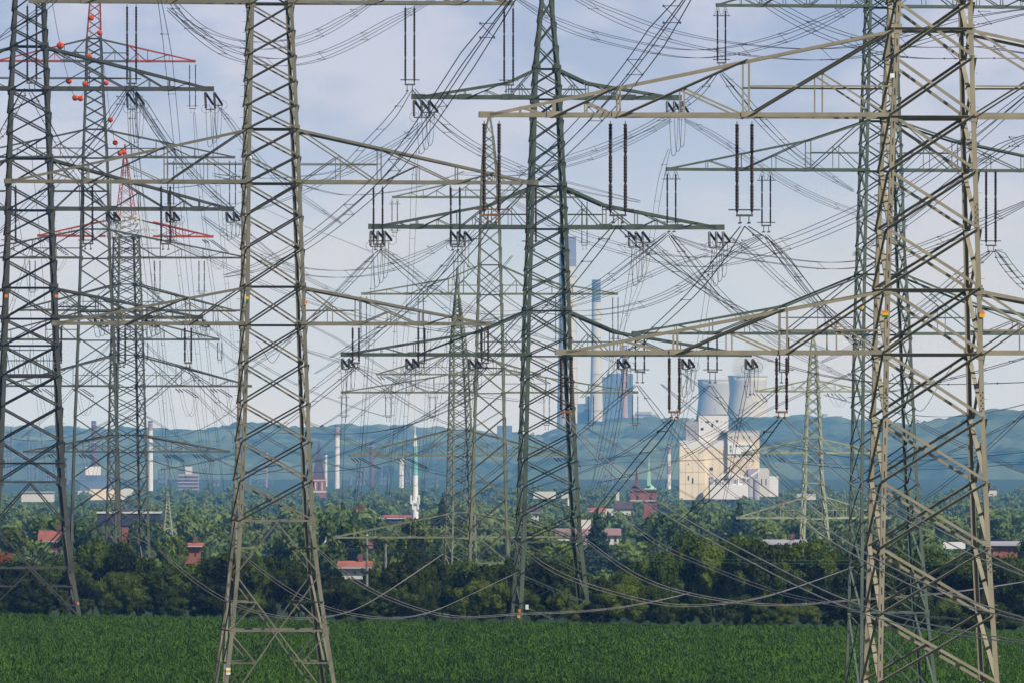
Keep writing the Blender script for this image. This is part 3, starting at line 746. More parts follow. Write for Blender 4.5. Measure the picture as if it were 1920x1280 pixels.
W('bundle from the thick black insulators at the right falling left', [(1858,475),(1810,515),(1740,572),(1650,630),(1540,680)], 714, 1300, 4, .5)
W('bundle from the thick black insulators at the right falling right', [(1868,475),(1930,548)], 714, 780, 4, .5)
# from T1
W('heavy wires from the middle left arm of the ' + hp + ' falling left', [(1392,425),(1350,485),(1300,548),(1230,615),(1150,690),(1090,745)], 500, 900, 2, .55, .024)
W('heavy wires from the middle left arm of the ' + hp + ' falling right', [(1400,425),(1450,465),(1510,535),(1570,610),(1640,680)], 500, 900, 2, .5, .024)
W('heavy wires from the second middle insulators of the ' + hp + ' falling left', [(1152,425),(1105,485),(1055,548),(1000,605),(920,680)], 500, 900, 2, .55, .024)
W('heavy wires from the second middle insulators of the ' + hp + ' falling right', [(1160,425),(1215,470),(1280,517),(1360,565),(1470,620)], 500, 900, 2, .5, .024)
W('heavy wires from the outer middle insulators of the ' + hp + ' falling left', [(916,425),(870,480),(800,550),(720,610),(620,670)], 500, 900, 2, .5, .022)
W('dark pair from the lower left insulators of the ' + hp + ' over the spires', [(1262,786),(1190,872),(1120,960),(1070,1020)], 500, 900, 2, .5, .026)
W('dark pair from the inner lower insulators of the ' + hp + ' over the silo', [(1462,786),(1410,845),(1340,920),(1270,985),(1200,1040)], 500, 900, 2, .5, .026)
W('pale pair from the outer lower insulators of the ' + hp + ' to the right edge', [(1062,782),(1120,852),(1230,945),(1360,1020),(1440,1062),(1515,1100),(1620,1143),(1765,1180),(1930,1204)], 500, 340, 2, .32, .022, 'wire_sunlit', .15, False)
W('pale pair from the second lower insulators of the ' + hp + ' to the right edge', [(1268,784),(1380,880),(1485,958),(1625,1045),(1765,1113),(1930,1163)], 500, 350, 2, .32, .022, 'wire_sunlit', .15, False)
W('pale pair from the inner lower insulators of the ' + hp + ' to the right edge', [(1468,784),(1560,868),(1640,930),(1720,978),(1820,1030),(1930,1080)], 500, 370, 2, .32, .022, 'wire_sunlit', .15, False)
# low sagging spans in front of the hedge
W('pale pair sagging low from the centre pylon feet to the right', [(955,1006),(1015,1055),(1100,1095),(1235,1130),(1310,1134),(1385,1127),(1440,1116),(1510,1094),(1600,1062)], 800, 930, 2, .3, .025, 'wire_sunlit', .15, False)
W('pale pair sagging low and flat behind the foot of the ' + hp, [(1050,972),(1175,1067),(1260,1104),(1375,1127),(1480,1133),(1600,1124),(1760,1112),(1930,1088)], 800, 900, 2, .3, .025, 'wire_sunlit', .12, False)
W('pale pair falling across the dark trees to the ' + hp + ' foot', [(1165,968),(1235,1019),(1305,1052),(1440,1104),(1530,1126),(1650,1146),(1800,1160)], 780, 700, 2, .3, .023, 'wire_sunlit', .12, False)
W('pale pair sagging below the feet of the ' + lp, [(296,1028),(350,1076),(415,1120),(480,1146),(555,1158),(640,1150),(705,1121),(780,1072),(830,1038)], 800, 960, 2, .25, .023, 'wire_sunlit', .12, False)
W('pale pair bowing between the two poles and the ' + lp, [(440,1028),(550,1110),(640,1146),(730,1158),(805,1147),(880,1115),(970,1072)], 800, 960, 2, .25, .023, 'wire_sunlit', .12, False)
W('pale pair bowing just above the crop right of the ' + lp, [(570,1004),(655,1080),(720,1117),(795,1144),(870,1156),(960,1151),(1060,1147),(1180,1135),(1290,1112)], 780, 900, 2, .25, .025, 'wire_sunlit', .12, False)
W('thin green coated cable strung along the hedge', [(640,1028),(850,1037),(1060,1044),(1300,1050),(1600,1053),(1930,1056)], 1040, 1000, 2, .5, .02, 'wireg', .3, False)
# left thicket of near-vertical lines
W('steep twin wires left of the ' + lp + ' from the top edge', [(298,-5),(312,80),(320,150),(330,250),(343,380),(360,560),(382,760),(402,945)], 620, 2000, 2, .5)
W('steep twin wires from the outer insulators of the red topped pylon', [(364,212),(372,320),(388,460),(410,620),(432,780),(445,880)], 1390, 2300, 2, .5, .03)
W('steep twin wires from the top left insulators past the red crossarm', [(247,170),(252,260),(266,400),(284,580),(302,760),(322,940)], 660, 2000, 2, .5)
W('steep twin wires from the inner insulators of the ' + ep, [(250,215),(262,340),(285,500),(300,640),(312,800),(320,940)], 1015, 2200, 2, .45)
W('steep twin wires from the outer insulators of the ' + ep, [(400,215),(408,340),(420,480),(436,640),(448,760)], 1015, 2200, 2, .45)
W('steep twin wires below the middle arm of the red topped pylon', [(322,395),(335,500),(352,640),(372,800),(395,930)], 1390, 2400, 2, .45, .028)
W('steep twin wires near the lower insulators of the red topped pylon', [(296,556),(310,680),(330,810),(350,900)], 1390, 2400, 2, .4, .028)
W('steep twin wires under the outer lower arm of the red topped pylon', [(378,556),(392,680),(405,800),(420,920)], 1390, 2400, 2, .4, .028)
W('steep single wire through the shaft of the ' + ep, [(60,300),(75,450),(88,620),(100,760),(112,880)], 1100, 2300, 1, .4, .028)
W('second steep single wire through the shaft of the ' + ep, [(22,330),(45,480),(60,620),(72,780),(90,900)], 1100, 2300, 1, .4, .028)
W('bundle from the outer top insulators of the ' + ep + ' falling right', [(412,205),(440,245),(475,292),(540,355),(640,420)], 1015, 1400, 4, .45)
W('bundle from the inner top insulators of the ' + ep + ' falling right', [(265,200),(290,245),(330,295),(395,362),(470,425)], 1015, 1400, 4, .4)
W('bundle from the middle tip insulators of the ' + ep + ' falling right', [(445,420),(500,470),(570,520),(660,560),(780,590)], 1015, 1500, 3, .4)
W('wires from the lower tip insulators of the ' + ep + ' falling right', [(390,612),(440,650),(510,695),(600,740),(720,780)], 1015, 1600, 2, .4)
W('wires rising left from the shaft of the red crossarm pylon', [(260,770),(330,815),(410,862),(480,890)], 1480, 1700, 2, .4, .028)
W('slack wire bowing across the chimney at the left', [(20,822),(80,826),(150,812),(230,775),(300,735)], 1300, 1500, 2, .35, .028, spacer=False)
W('slack wire bowing between the red crossarm pylon and the ' + lp, [(255,812),(320,818),(370,806),(420,780),(470,740)], 1450, 1200, 1, .4, .03)
W('reddish slack wire sagging over the scaffolded tower block', [(285,862),(340,880),(400,888),(450,886),(520,870)], 1450, 1300, 2, .4, .028, spacer=False)
W('twin wires fanning left from the red crossarm tip', [(65,450),(40,520),(20,580),(-5,640)], 1480, 1700, 2, .5, .03)
# faint far spans
W('faint wires left of the church spire sloping down', [(570,790),(640,820),(720,858),(830,890),(960,915)], 1500, 1900, 3, .6, .03, spacer=False)
W('faint wires between the tan pylon and lower left arm tip', [(565,655),(640,680),(760,715),(880,740),(1000,755)], 1500, 1900, 3, .6, .03, spacer=False)
W('faint wires crossing behind the middle of the tan pylon', [(300,440),(420,500),(560,560),(700,600),(850,625)], 1480, 1500, 3, .6, .03, spacer=False)
W('slack wire bowing over the church spire', [(480,810),(560,812),(640,813),(710,808),(800,785),(900,740)], 1480, 1350, 2, .3, .03, spacer=False)
W('slack wires bowing in front of the brick chimney', [(480,882),(570,885),(650,880),(740,862),(850,820),(940,770)], 1300, 1350, 2, .35, .028, spacer=False)
W('slack wires bowing across the church spires at the right', [(1090,872),(1180,866),(1290,863),(1390,855)], 1500, 1900, 2, .3, .03, spacer=False)
W('fan wire from the light green pylon falling left', [(1392,858),(1340,905),(1280,965),(1220,1010)], 1900, 2300, 2, 1.2, .04, spacer=False)
W('fan wire from the light green pylon top falling left', [(1420,752),(1370,790),(1300,825),(1200,850),(1100,862)], 1900, 2300, 2, 1.2, .035, spacer=False)
W('upper far wires behind the shaft of the ' + hp, [(1545,740),(1640,765),(1740,780),(1840,775),(1930,755)], 1900, 1500, 2, .7, .032, spacer=False)
W('middle far wires behind the shaft of the ' + hp, [(1450,830),(1560,852),(1680,862),(1800,858),(1930,846)], 1900, 1700, 3, .7, .032, spacer=False)
W('lower far wires behind the shaft of the ' + hp, [(1480,866),(1600,878),(1720,880),(1840,874),(1930,868)], 1900, 1700, 3, .7, .032, spacer=False)
W('far wires rising to the right edge below the lower arm', [(1600,905),(1720,872),(1840,820),(1930,775)], 1500, 1100, 2, .5, .028)
W('far wires rising steeply to the right edge', [(1640,990),(1740,930),(1840,850),(1930,765)], 1400, 1000, 2, .5, .026)
W('far wires falling to the right edge from the lower arm', [(1590,700),(1690,775),(1790,830),(1930,890)], 1300, 1100, 3, .5, .026)
W('taut wires rising from the ' + hp + ' shaft to the right edge', [(1590,745),(1700,728),(1820,700),(1930,668)], 900, 620, 2, .45, .022)
W('taut wires falling from the inner lower arm past the ' + hp + ' shaft', [(1400,660),(1520,698),(1640,716),(1780,720),(1930,716)], 800, 560, 2, .4, .022)
W('earth wire hooked in a vee behind the shaft of the ' + hp, [(1672,700),(1700,742),(1725,770),(1752,735),(1790,680)], 900, 900, 1, .4, .03)
W('earth wire hooked in a vee inside the ' + lp, [(480,640),(496,662),(510,680),(526,660),(548,632)], 1000, 1000, 1, .4, .03)
W('faint wire crossing the sky right of the tan pylon', [(480,385),(560,420),(640,450),(700,475)], 1400, 985, 1, .4, .02)
W('far wire sloping from mid tan left pylon down to the pale arm tip', [(560,600),(640,640),(720,690),(800,735)], 1300, 1500, 2, .4, .026, spacer=False)
W('far wires rising from the church spire to the ' + cp, [(580,860),(660,790),(760,700),(860,600),(960,480)], 1500, 1000, 2, .4, .024, spacer=False)
W('second far wires rising from the church to the ' + cp, [(600,800),(700,740),(800,690),(930,600)], 1500, 1000, 2, .4, .024, spacer=False)
W('far wires rising from the pale low crossarm to the ' + cp, [(700,860),(760,800),(840,760),(930,700),(1000,640)], 1500, 1000, 2, .4, .024, spacer=False)
W('far slack wires between pale arm tip and ' + cp + ' foot', [(790,960),(860,925),(930,880),(1000,810)], 1500, 1000, 2, .4, .024, spacer=False)
W('steep far wires left of the white mast', [(742,590),(740,700),(734,820),(726,960)], 1350, 2400, 2, .5, .028)
W('steep far wires right of the white mast', [(806,590),(802,700),(797,820),(790,980)], 1350, 2400, 2, .5, .028)
W('steep far wires dropping beside the slim pale pylon', [(690,640),(684,740),(674,860),(662,990)], 1350, 2400, 2, .5, .028)
W('steep twin wires over the boiler house', [(1148,640),(1142,720),(1130,800),(1112,900)], 1350, 2400, 2, .5, .028)
W('second steep twin wires over the boiler house', [(1178,640),(1168,740),(1150,850),(1130,940)], 1350, 2400, 2, .5, .028)
W('far wires fanning right from the boiler house to the silo', [(1095,800),(1180,850),(1270,915),(1360,960)], 1500, 2200, 2, .5, .03, spacer=False)
W('far wires crossing the silo sign and the light green pylon', [(1280,700),(1370,770),(1460,850),(1560,920)], 1000, 1800, 2, .4, .026, spacer=False)
W('far wires crossing the silo top to the right pylons', [(1240,720),(1340,800),(1450,880),(1580,960)], 1000, 1800, 2, .4, .026, spacer=False)
W('far wires from the silo roof rising right to the ' + hp, [(1310,850),(1400,790),(1500,740),(1620,690)], 1500, 900, 2, .4, .024, spacer=False)
W('far wires from the left forest rising to the ' + ep, [(210,640),(160,700),(110,760),(40,820)], 1400, 1600, 2, .4, .026, spacer=False)
W('far wires falling from the red topped pylon to the ' + lp, [(222,600),(290,660),(370,740),(450,830)], 1400, 1700, 2, .4, .026, spacer=False)
W('second far wires falling from the red topped pylon to the ' + lp, [(222,500),(300,560),(390,640),(470,700)], 1400, 1700, 2, .4, .026, spacer=False)
W('far wires bowing under the wide grey arm of the red topped pylon', [(210,340),(290,352),(370,348),(450,330)], 1400, 1350, 2, .4, .024, spacer=False)
W('far wires bowing right of the tan left pylon at the second arm', [(570,348),(630,364),(690,365),(780,352),(870,322)], 1100, 1300, 2, .5, .024)
# earth wires with warning balls
def ball(px, py, D, rpx, label):
    mb = MB(); r = rpx * 1.12 / S(D)
    n = 8; prof = []
    for i in range(n + 1):
        a = math.pi * i / n; prof.append(((1 - math.cos(a)) / 2, max(.002, math.sin(a) * r)))
    mb.lathe(Vector((0, -r, 0)), Vector((0, r, 0)), prof, 12, 0)
    for q in (-1, 1): mb.lathe(Vector((0, q * r * 1.25, 0)), Vector((0, q * r * .95, 0)), [(0, r * .12), (1, r * .16)], 6, 1)
    mb.lathe(Vector((0, -r * .03, 0)), Vector((0, r * .03, 0)), [(0, r * 1.02), (1, r * 1.02)], 14, 1)
    o = mb.build('warning_ball', [M['orange'], M['bolt']], None, P(px, py, D), smooth=True)
    o.rotation_euler = (R(-20), 0, R(15))
    tag(o, label, 'marker ball', 'orange warning balls on the earth wires')
W('thin earth wire strung with orange balls, plunging from the top left', [(95,-12),(113,86),(129,152),(142,184),(151,185),(160,158),(167,106),(171,34),(176,-60)], 900, 1390, 1, .3, .022)
W('thin earth wire strung with orange balls down to the red peak', [(181,-60),(187,62),(199,156),(207,225),(216,268),(226,288),(234,272)], 1200, 1478, 1, .3, .026)
for (x, y, D, r, l) in [(113,86,980,6.2,'largest orange ball, beside the right leg of the dark grey left pylon'),
    (129,152,1030,5.4,'orange ball below the largest ball and above the touching pair'),
    (141,184,1070,5.2,'left ball of the touching orange pair under the arm of the dark grey pylon'),
    (151,185,1100,5.0,'right ball of the touching orange pair under the arm of the dark grey pylon'),
    (160,158,1150,5.2,'orange ball on the left leg of the red topped pylon'),
    (167,106,1230,5.0,'orange ball in the red top arm, half hidden by a pylon chord'),
    (171,34,1320,5.0,'topmost orange ball, on the left leg of the red peak'),
    (187,62,1250,4.8,'orange ball on the right leg of the red peak'),
    (199,156,1300,4.4,'orange ball just right of the shaft of the red topped pylon'),
    (207,225,1350,4.6,'orange ball alone right of the grey shaft, above the wide grey arm'),
    (216,268,1400,4.5,'orange ball above left of the slim red peak'),
    (225,288,1440,4.4,'left of two overlapping orange balls at the tip of the slim red peak'),
    (231,285,1455,4.8,'right of two overlapping orange balls at the tip of the slim red peak')]:
    ball(x, y, D, r, l)

# ------------------------------------------------------------------ ground and crop
def grid_mesh(name, X, Y, Z, mat):
    n, m = X.shape; v = np.stack([X, Y, Z], -1).reshape(-1, 3)
    i = np.arange(n * m).reshape(n, m)
    f = np.stack([i[:-1, :-1], i[:-1, 1:], i[1:, 1:], i[1:, :-1]], -1).reshape(-1, 4)
    return raw_mesh(name, v, f, mat)
def raw_mesh(name, v, f, mat, smooth=False):
    me = bpy.data.meshes.new(name); nf, k = f.shape
    me.vertices.add(len(v)); me.vertices.foreach_set('co', np.ascontiguousarray(v, dtype=np.float32).ravel())
    me.loops.add(nf * k); me.loops.foreach_set('vertex_index', np.ascontiguousarray(f, dtype=np.int32).ravel())
    me.polygons.add(nf); me.polygons.foreach_set('loop_start', np.arange(0, nf * k, k, dtype=np.int32))
    try: me.polygons.foreach_set('loop_total', np.full(nf, k, dtype=np.int32))
    except Exception: pass
    if smooth: me.polygons.foreach_set('use_smooth', np.ones(nf, dtype=bool))
    me.materials.append(mat); me.update(calc_edges=True); me.validate()
    o = bpy.data.objects.new(name, me); COL.objects.link(o); return o
M['soil'] = paint('grassy soil', (0.020, 0.045, 0.010), 0.4, 0.2, 0.95, bump=.2)
rows = np.r_[np.linspace(-300, 1300, 60), np.linspace(1350, 9000, 60), np.linspace(9500, 40000, 24)]
cols = np.linspace(-1, 1, 61)
Yg, Cg = np.meshgrid(rows, cols, indexing='ij')
Xg = Cg * (200 + np.maximum(Yg, 0) * .5); Zg = np.interp(Yg, GD, GZ) - (Yg < 1050) * 0.0
g = grid_mesh('ground', Xg, Yg, Zg, M['soil']); g['kind'] = 'structure'
# the crop: real leaf blades
def crop():
    y0, y1 = 690, 1045
    n = 150000
    Y = rng.uniform(y0, y1, n); Xs = rng.uniform(-1, 1, n) * (Y * .0545 + 4)
    edge = 979 - Xs * 0.95 + 5 * np.sin(Xs * .11)
    Xs = np.round(Xs / .4) * .4 + rng.normal(0, .12, n)
    keep = Y < edge; Xs, Y = Xs[keep], Y[keep]; n = len(Xs)
    tall = 0.82 + .18 * np.sin(Xs * .21 + 1.3 * np.sin(Y * .05)) * np.sin(Y * .043 + 1)
    V = []; Fc = []; off = 0
    for L_ in range(5):
        az = rng.uniform(0, 2 * np.pi, n); ln = rng.uniform(.32, .58, n) * tall; up = rng.uniform(.7, 1.35, n)
        w = rng.uniform(.018, .036, n); h0 = rng.uniform(0, .22, n)
        dx, dy = np.cos(az), np.sin(az); px, py = -dy, dx
        def pt(t, lift, side): 
            return np.stack([Xs + dx * ln * t + px * w * side, Y + dy * ln * t + py * w * side, -0.6 + h0 + ln * lift], -1)
        a0, a1 = pt(0, 0, .5), pt(0, 0, -.5); b0, b1 = pt(.28, .75 * up, 1), pt(.28, .75 * up, -1); c0, c1 = pt(.75, .95 * up - .1, .25), pt(.75, .95 * up - .1, -.25)
        v = np.stack([a0, a1, b1, b0, c1, c0], 1).reshape(-1, 3)
        k = np.arange(n) * 6 + off
        f = np.concatenate([np.stack([k, k+1, k+2, k+3], -1), np.stack([k+3, k+2, k+4, k+5], -1)])
        V.append(v); Fc.append(f); off += n * 6
    o = raw_mesh('crop', np.concatenate(V), np.concatenate(Fc), M['crop']); o['kind'] = 'stuff'
crop()

# ------------------------------------------------------------------ trees
def ico(sub=1):
    import bmesh
    bm = bmesh.new(); bmesh.ops.create_icosphere(bm, subdivisions=sub, radius=1)
    v = np.array([x.co[:] for x in bm.verts]); f = np.array([[q.index for q in p.verts] for p in bm.faces]); bm.free(); return v, f
IV, IF = ico(2)
def crown_data(seed, h, r, nleaf, leaf, nlobe=14, cone=False, base=.12, core=.80):
    g = np.random.default_rng(seed)
    lob = []
    for i in range(nlobe):
        if cone:
            t = (i + .5) / nlobe; z = h * (base + (1 - base) * t); rr = r * (1.0 - t) ** .85 * g.uniform(.75, 1.1) + .012
            a = g.uniform(0, 6.28); o = rr * .3; lob.append((o*np.cos(a), o*np.sin(a), z, rr, rr, h / nlobe * 1.2))
        else:
            a = g.uniform(0, 6.28); t = g.uniform(0, 1); z = h * (base + .08 + (.80 - base) * t)
            prof = np.sin(np.pi * (0.22 + .70 * t)) ; o = r * prof * g.uniform(.2, .92); rr = r * g.uniform(.15, .38)
            lob.append((o*np.cos(a), o*np.sin(a), z, rr, rr, min(rr * g.uniform(.7, 1.0), h * .3)))
    lob = np.array(lob); w = lob[:, 3] ** 2; w /= w.sum(); idx = g.choice(len(lob), nleaf, p=w); Lb = lob[idx]
    d = g.normal(size=(nleaf, 3)); d /= np.linalg.norm(d, axis=1)[:, None]
    rad = g.uniform(.78, 1.12, nleaf)[:, None]
    c = Lb[:, :3] + d * Lb[:, 3:6] * rad
    c[:, 2] = np.maximum(c[:, 2], .05)
    nn = d + g.normal(0, .55, (nleaf, 3)); nn /= np.linalg.norm(nn, axis=1)[:, None]
    t1 = np.cross(nn, g.normal(size=(nleaf, 3))); t1 /= np.linalg.norm(t1, axis=1)[:, None]; t2 = np.cross(nn, t1)
    s = (leaf * g.uniform(.6, 1.35, nleaf))[:, None]
    v = np.stack([c - t1*s, c - t2*s*.55 + t1*s*.1, c + t1*s, c + t2*s*.55 + t1*s*.1], 1).reshape(-1, 3)
    f = np.arange(nleaf * 4).reshape(-1, 4)
    # opaque woody core
    cv = []; cf = []; off = 0
    for l in lob:
        q = IV * l[3:6] * core * (1 + .12 * np.sin(IV * 7 + l[0])) + l[:3]; cv.append(q); cf.append(IF + off); off += len(IV)
    cv = np.concatenate(cv); cf = np.concatenate(cf)
    return v, f, cv, cf
def crown_mesh(name, mat, *a, **k):
    v, f, cv, cf = crown_data(*a, **k)
    V = np.concatenate([v, cv]); cf4 = np.concatenate([cf, cf[:, 2:3]], 1) + len(v)
    me = bpy.data.meshes.new(name)
    faces = [tuple(q) for q in f] + [tuple(q[:3]) for q in cf4.tolist()]
    me.from_pydata(V.tolist(), [], faces); me.materials.append(mat); me.update(); return me
def trunk_mesh(h, r):
    mb = MB(); mb.lathe((0,0,-.5), (0,0,h*.75), [(0, r*1.3), (.1, r), (.6, r*.6), (1, r*.2)], 7)
    for k in range(5):
        a = k * 1.256 + .3; z = h * (.3 + .08 * k)
        mb.lathe((0,0,z), (math.cos(a)*h*.22, math.sin(a)*h*.22, z + h*.2), [(0, r*.5), (1, r*.1)], 5)
    me = bpy.data.meshes.new('trunk'); me.from_pydata(mb.v, [], mb.f); me.materials.append(M['bark']); me.update(); return me
TR = trunk_mesh(1.0, .035)
HB = [crown_mesh('crown', M['leafD'], 11, 1, .55, 6000, .028, 24), crown_mesh('crown', M['leafD'], 12, 1, .62, 6000, .028, 27),
      crown_mesh('crown', M['leafD'], 13, 1, .48, 5200, .029, 20), crown_mesh('crown', M['leafL'], 14, 1, .6, 5000, .029, 21), crown_mesh('crown', M['leafM'], 15, 1, .55, 5200, .029, 22)]
VT = [crown_mesh('crown', M['leafV'], 21, 1, .5, 2600, .04, 14), crown_mesh('crown', M['leafW'], 22, 1, .55, 2600, .04, 16), crown_mesh('crown', M['leafL'], 23, 1, .5, 2400, .04, 12), crown_mesh('crown', M['leafC'], 24, 1, .34, 3000, .032, 17, cone=True, base=.04), crown_mesh('crown', M['leafO'], 25, 1, .55, 1800, .04, 10)]
LM = [(55, 'the dark grey left pylon'), (236, 'the red crossarm pylon'), (510, 'the tan left pylon'), (705, 'the two wooden poles'), (780, 'the white mast'), (1025, 'the dark green centre pylon'), (1206, 'the brick tower with spires'), (1350, 'the cream silo'), (1525, 'the light green pylon'), (1740, 'the huge tan pylon')]
ORD = ['first','second','third','fourth','fifth','sixth','seventh','eighth','ninth','tenth','eleventh','twelfth','thirteenth','fourteenth','fifteenth']
pending = []
def tree(px, D, hgt, wid, mesh, kind, adj, group, zb=None, trunk=True):
    z = gz(D) if zb is None else zb
    e = bpy.data.objects.new(kind, None); COL.objects.link(e)
    e.location = ((px - 960) / F * D, D, z); e.rotation_euler = (0, 0, random.uniform(0, 6.28)); e.scale = (wid / 1.0, wid / 1.0, hgt)
    e['category'] = 'bush' if kind == 'bush' else 'tree'; e['group'] = group
    c = bpy.data.objects.new('crown', mesh); COL.objects.link(c); c.parent = e
    if trunk:
        q = bpy.data.objects.new('trunk', TR); COL.objects.link(q); q.parent = e
    pending.append((e, px, adj, kind))
    return e
def finish_labels():
    by = {}
    for e, px, adj, kind in pending:
        lx, ln = min(LM, key=lambda q: abs(q[0] - px)); side = 'left' if px < lx else 'right'
        by.setdefault((adj, kind, ln, side), []).append((abs(px - lx), e))
    for (adj, kind, ln, side), lst in by.items():
        lst.sort(key=lambda q: q[0]); k = kind.replace('_', ' ')
        for i, (_, e) in enumerate(lst):
            e['label'] = f"{adj}, {ORD[min(i, 14)]} {side} of {ln}" if len(lst) > 1 else f"{adj}, {side} of {ln}"
# hedge line behind the field: y of crop edge in px varies 1147..1182
def hedgeD(px): return 1036 - px / 1920 * 98
hedge = []
px = -40
while px < 1960:
    hedge.append(px); px += random.uniform(21, 33)
prof_x = [-40, 60, 150, 215, 280, 340, 430, 520, 600, 650, 720, 790, 850, 930, 1000, 1060, 1110, 1190, 1250, 1320, 1420, 1480, 1540, 1600, 1680, 1760, 1850, 1960]
prof_y = [1052, 1045, 1030, 1018, 1035, 1050, 1038, 1035, 1064, 1090, 1072, 1024, 1056, 1052, 1042, 1040, 1092, 1070, 1046, 1030, 1012, 1018, 1032, 1034, 1022, 1035, 1050, 1048]
for px in hedge:
    D = hedgeD(px) + random.uniform(45, 130); top = interp(px, prof_x, prof_y) + random.uniform(-16, 24)
    h = (CZ + (HY - top) / S(D)) - gz(D)
    light = 1150 < px < 1250 or 520 < px < 640 and random.random() < .4
    light = light or random.random() < .18
    m = HB[4] if light else random.choice(HB[:3])  # lighter leaves stand for sunlit trees, plus some at random
    conif = random.random() < .1
    tree(px, D, h, h * random.uniform(.5, .95), m, 'tree', 'mid green leafy hedge tree' if light else 'dark leafy hedge tree', 'trees of the dark hedge behind the field')
px = -30
while px < 1960:                                                    # lower front row of bushes
    D = hedgeD(px) + random.uniform(3, 20); h = random.uniform(1.6, 3.6) * (1.25 if random.random() < .2 else 1)
    li = random.random() < (.30 if px < 1260 else .12)
    tree(px, D, h, h * random.uniform(.8, 1.1), HB[3] if li else random.choice(HB[:3]), 'bush', 'yellow green bush at the hedge foot' if li else 'dark bush at the hedge foot', 'bushes along the hedge foot', trunk=False)
    px += random.uniform(26, 46)
for px, top in ((1195, 1052), (1225, 1058), (1170, 1070), (1262, 1046), (560, 1062), (615, 1085), (793, 1020), (1422, 1006), (1400, 1022), (212, 1014), (205, 1030), (1300, 1000), (1330, 1012), (1545, 1028), (745, 1040), (1680, 1018), (30, 1040), (1905, 1040)):
    D = hedgeD(px) + 90; h = (CZ + (HY - top) / S(D)) - gz(D); lit = px in (1195, 1225, 1170, 1262, 560, 615, 1300, 1545, 1330)  # lit trees get lighter leaves: sunlight put into the leaf colour
    tree(px, D, h, h * random.uniform(.6, .75), HB[4] if lit else random.choice(HB[:3]), 'tree', 'tall mid green hedge tree' if lit else 'tall dark hedge tree', 'trees of the dark hedge behind the field')
for px, top, D, wf in [(222, 1065, 1055, .9), (1160, 1108, 1010, 1.3), (1225, 1120, 1000, 1.2), (905, 1082, 1040, 1.1), (620, 1100, 1040, 1.1), (1090, 1122, 1010, 1.2)]:
    h = (CZ + (HY - top) / S(D)) - gz(D); tree(px, D, h, h * wf, HB[3], 'bush', 'tall yellow green bush before the hedge', 'bushes along the hedge foot', trunk=False)
# valley trees
vs = [(330,1000,1.0,2),(380,1010,1.1,2),(420,1015,1.1,0),(62,970,.9,3),(20,985,1.3,2),(100,960,1.2,0),(150,975,1.0,1),(210,985,1.0,0),(270,975,1.1,1),(300,1005,.9,0),
      (355,960,1.3,1),(400,975,1.2,0),(455,970,1.2,2),(600,960,1.3,1),(640,965,1.2,0),(690,975,1.2,1),(720,990,1.1,0),(760,960,1.3,0),(830,930,1.2,3),(820,985,1.1,2),(875,975,1.1,2),(930,990,1.2,2),(985,965,1.2,3),
      (1010,975,1.2,0),(1060,1020,1.1,2),(1120,955,1.0,3),(1140,960,.9,3),(1110,1010,1.3,0),(1180,1020,1.2,2),(1205,1015,1.1,2),(1240,965,1.2,1),(1290,975,1.2,0),(1300,940,1.0,3),(1385,940,1.1,3),(1340,1000,1.2,2),
      (1440,985,1.3,1),(1400,1000,1.2,1),(1485,1000,1.1,1),(1560,1000,1.2,0),(1600,990,1.2,1),(1640,1005,1.2,0),(1770,1005,1.2,3),(1700,1000,1.1,0),(1800,985,1.3,1),(1840,1000,1.2,0),(1890,1045,1.3,2),(1880,985,1.4,0),(5,1030,1.0,4),(675,945,.7,4),(770,1000,1.0,0),(560,985,1.1,1),(545,1015,1.0,0),(240,1010,1.0,0)]
for px, top, wf, k in vs:
    D = random.uniform(1500, 2500) if k != 3 else random.uniform(1900, 2600)
    if k == 4: D = 1300 if px < 100 else 2800
    h = (CZ + (HY - top) / S(D)) - gz(D)
    wd = min(h * .75 * wf, 11) if k != 3 else h * .8
    tree(px, D, h, wd, VT[k], 'conifer' if k == 3 else 'tree', ['mid green round valley tree', 'bluish green valley tree', 'pale yellow green valley tree', 'dark pointed valley conifer', 'rust coloured valley tree'][k], 'trees in the valley behind the hedge')
finish_labels()
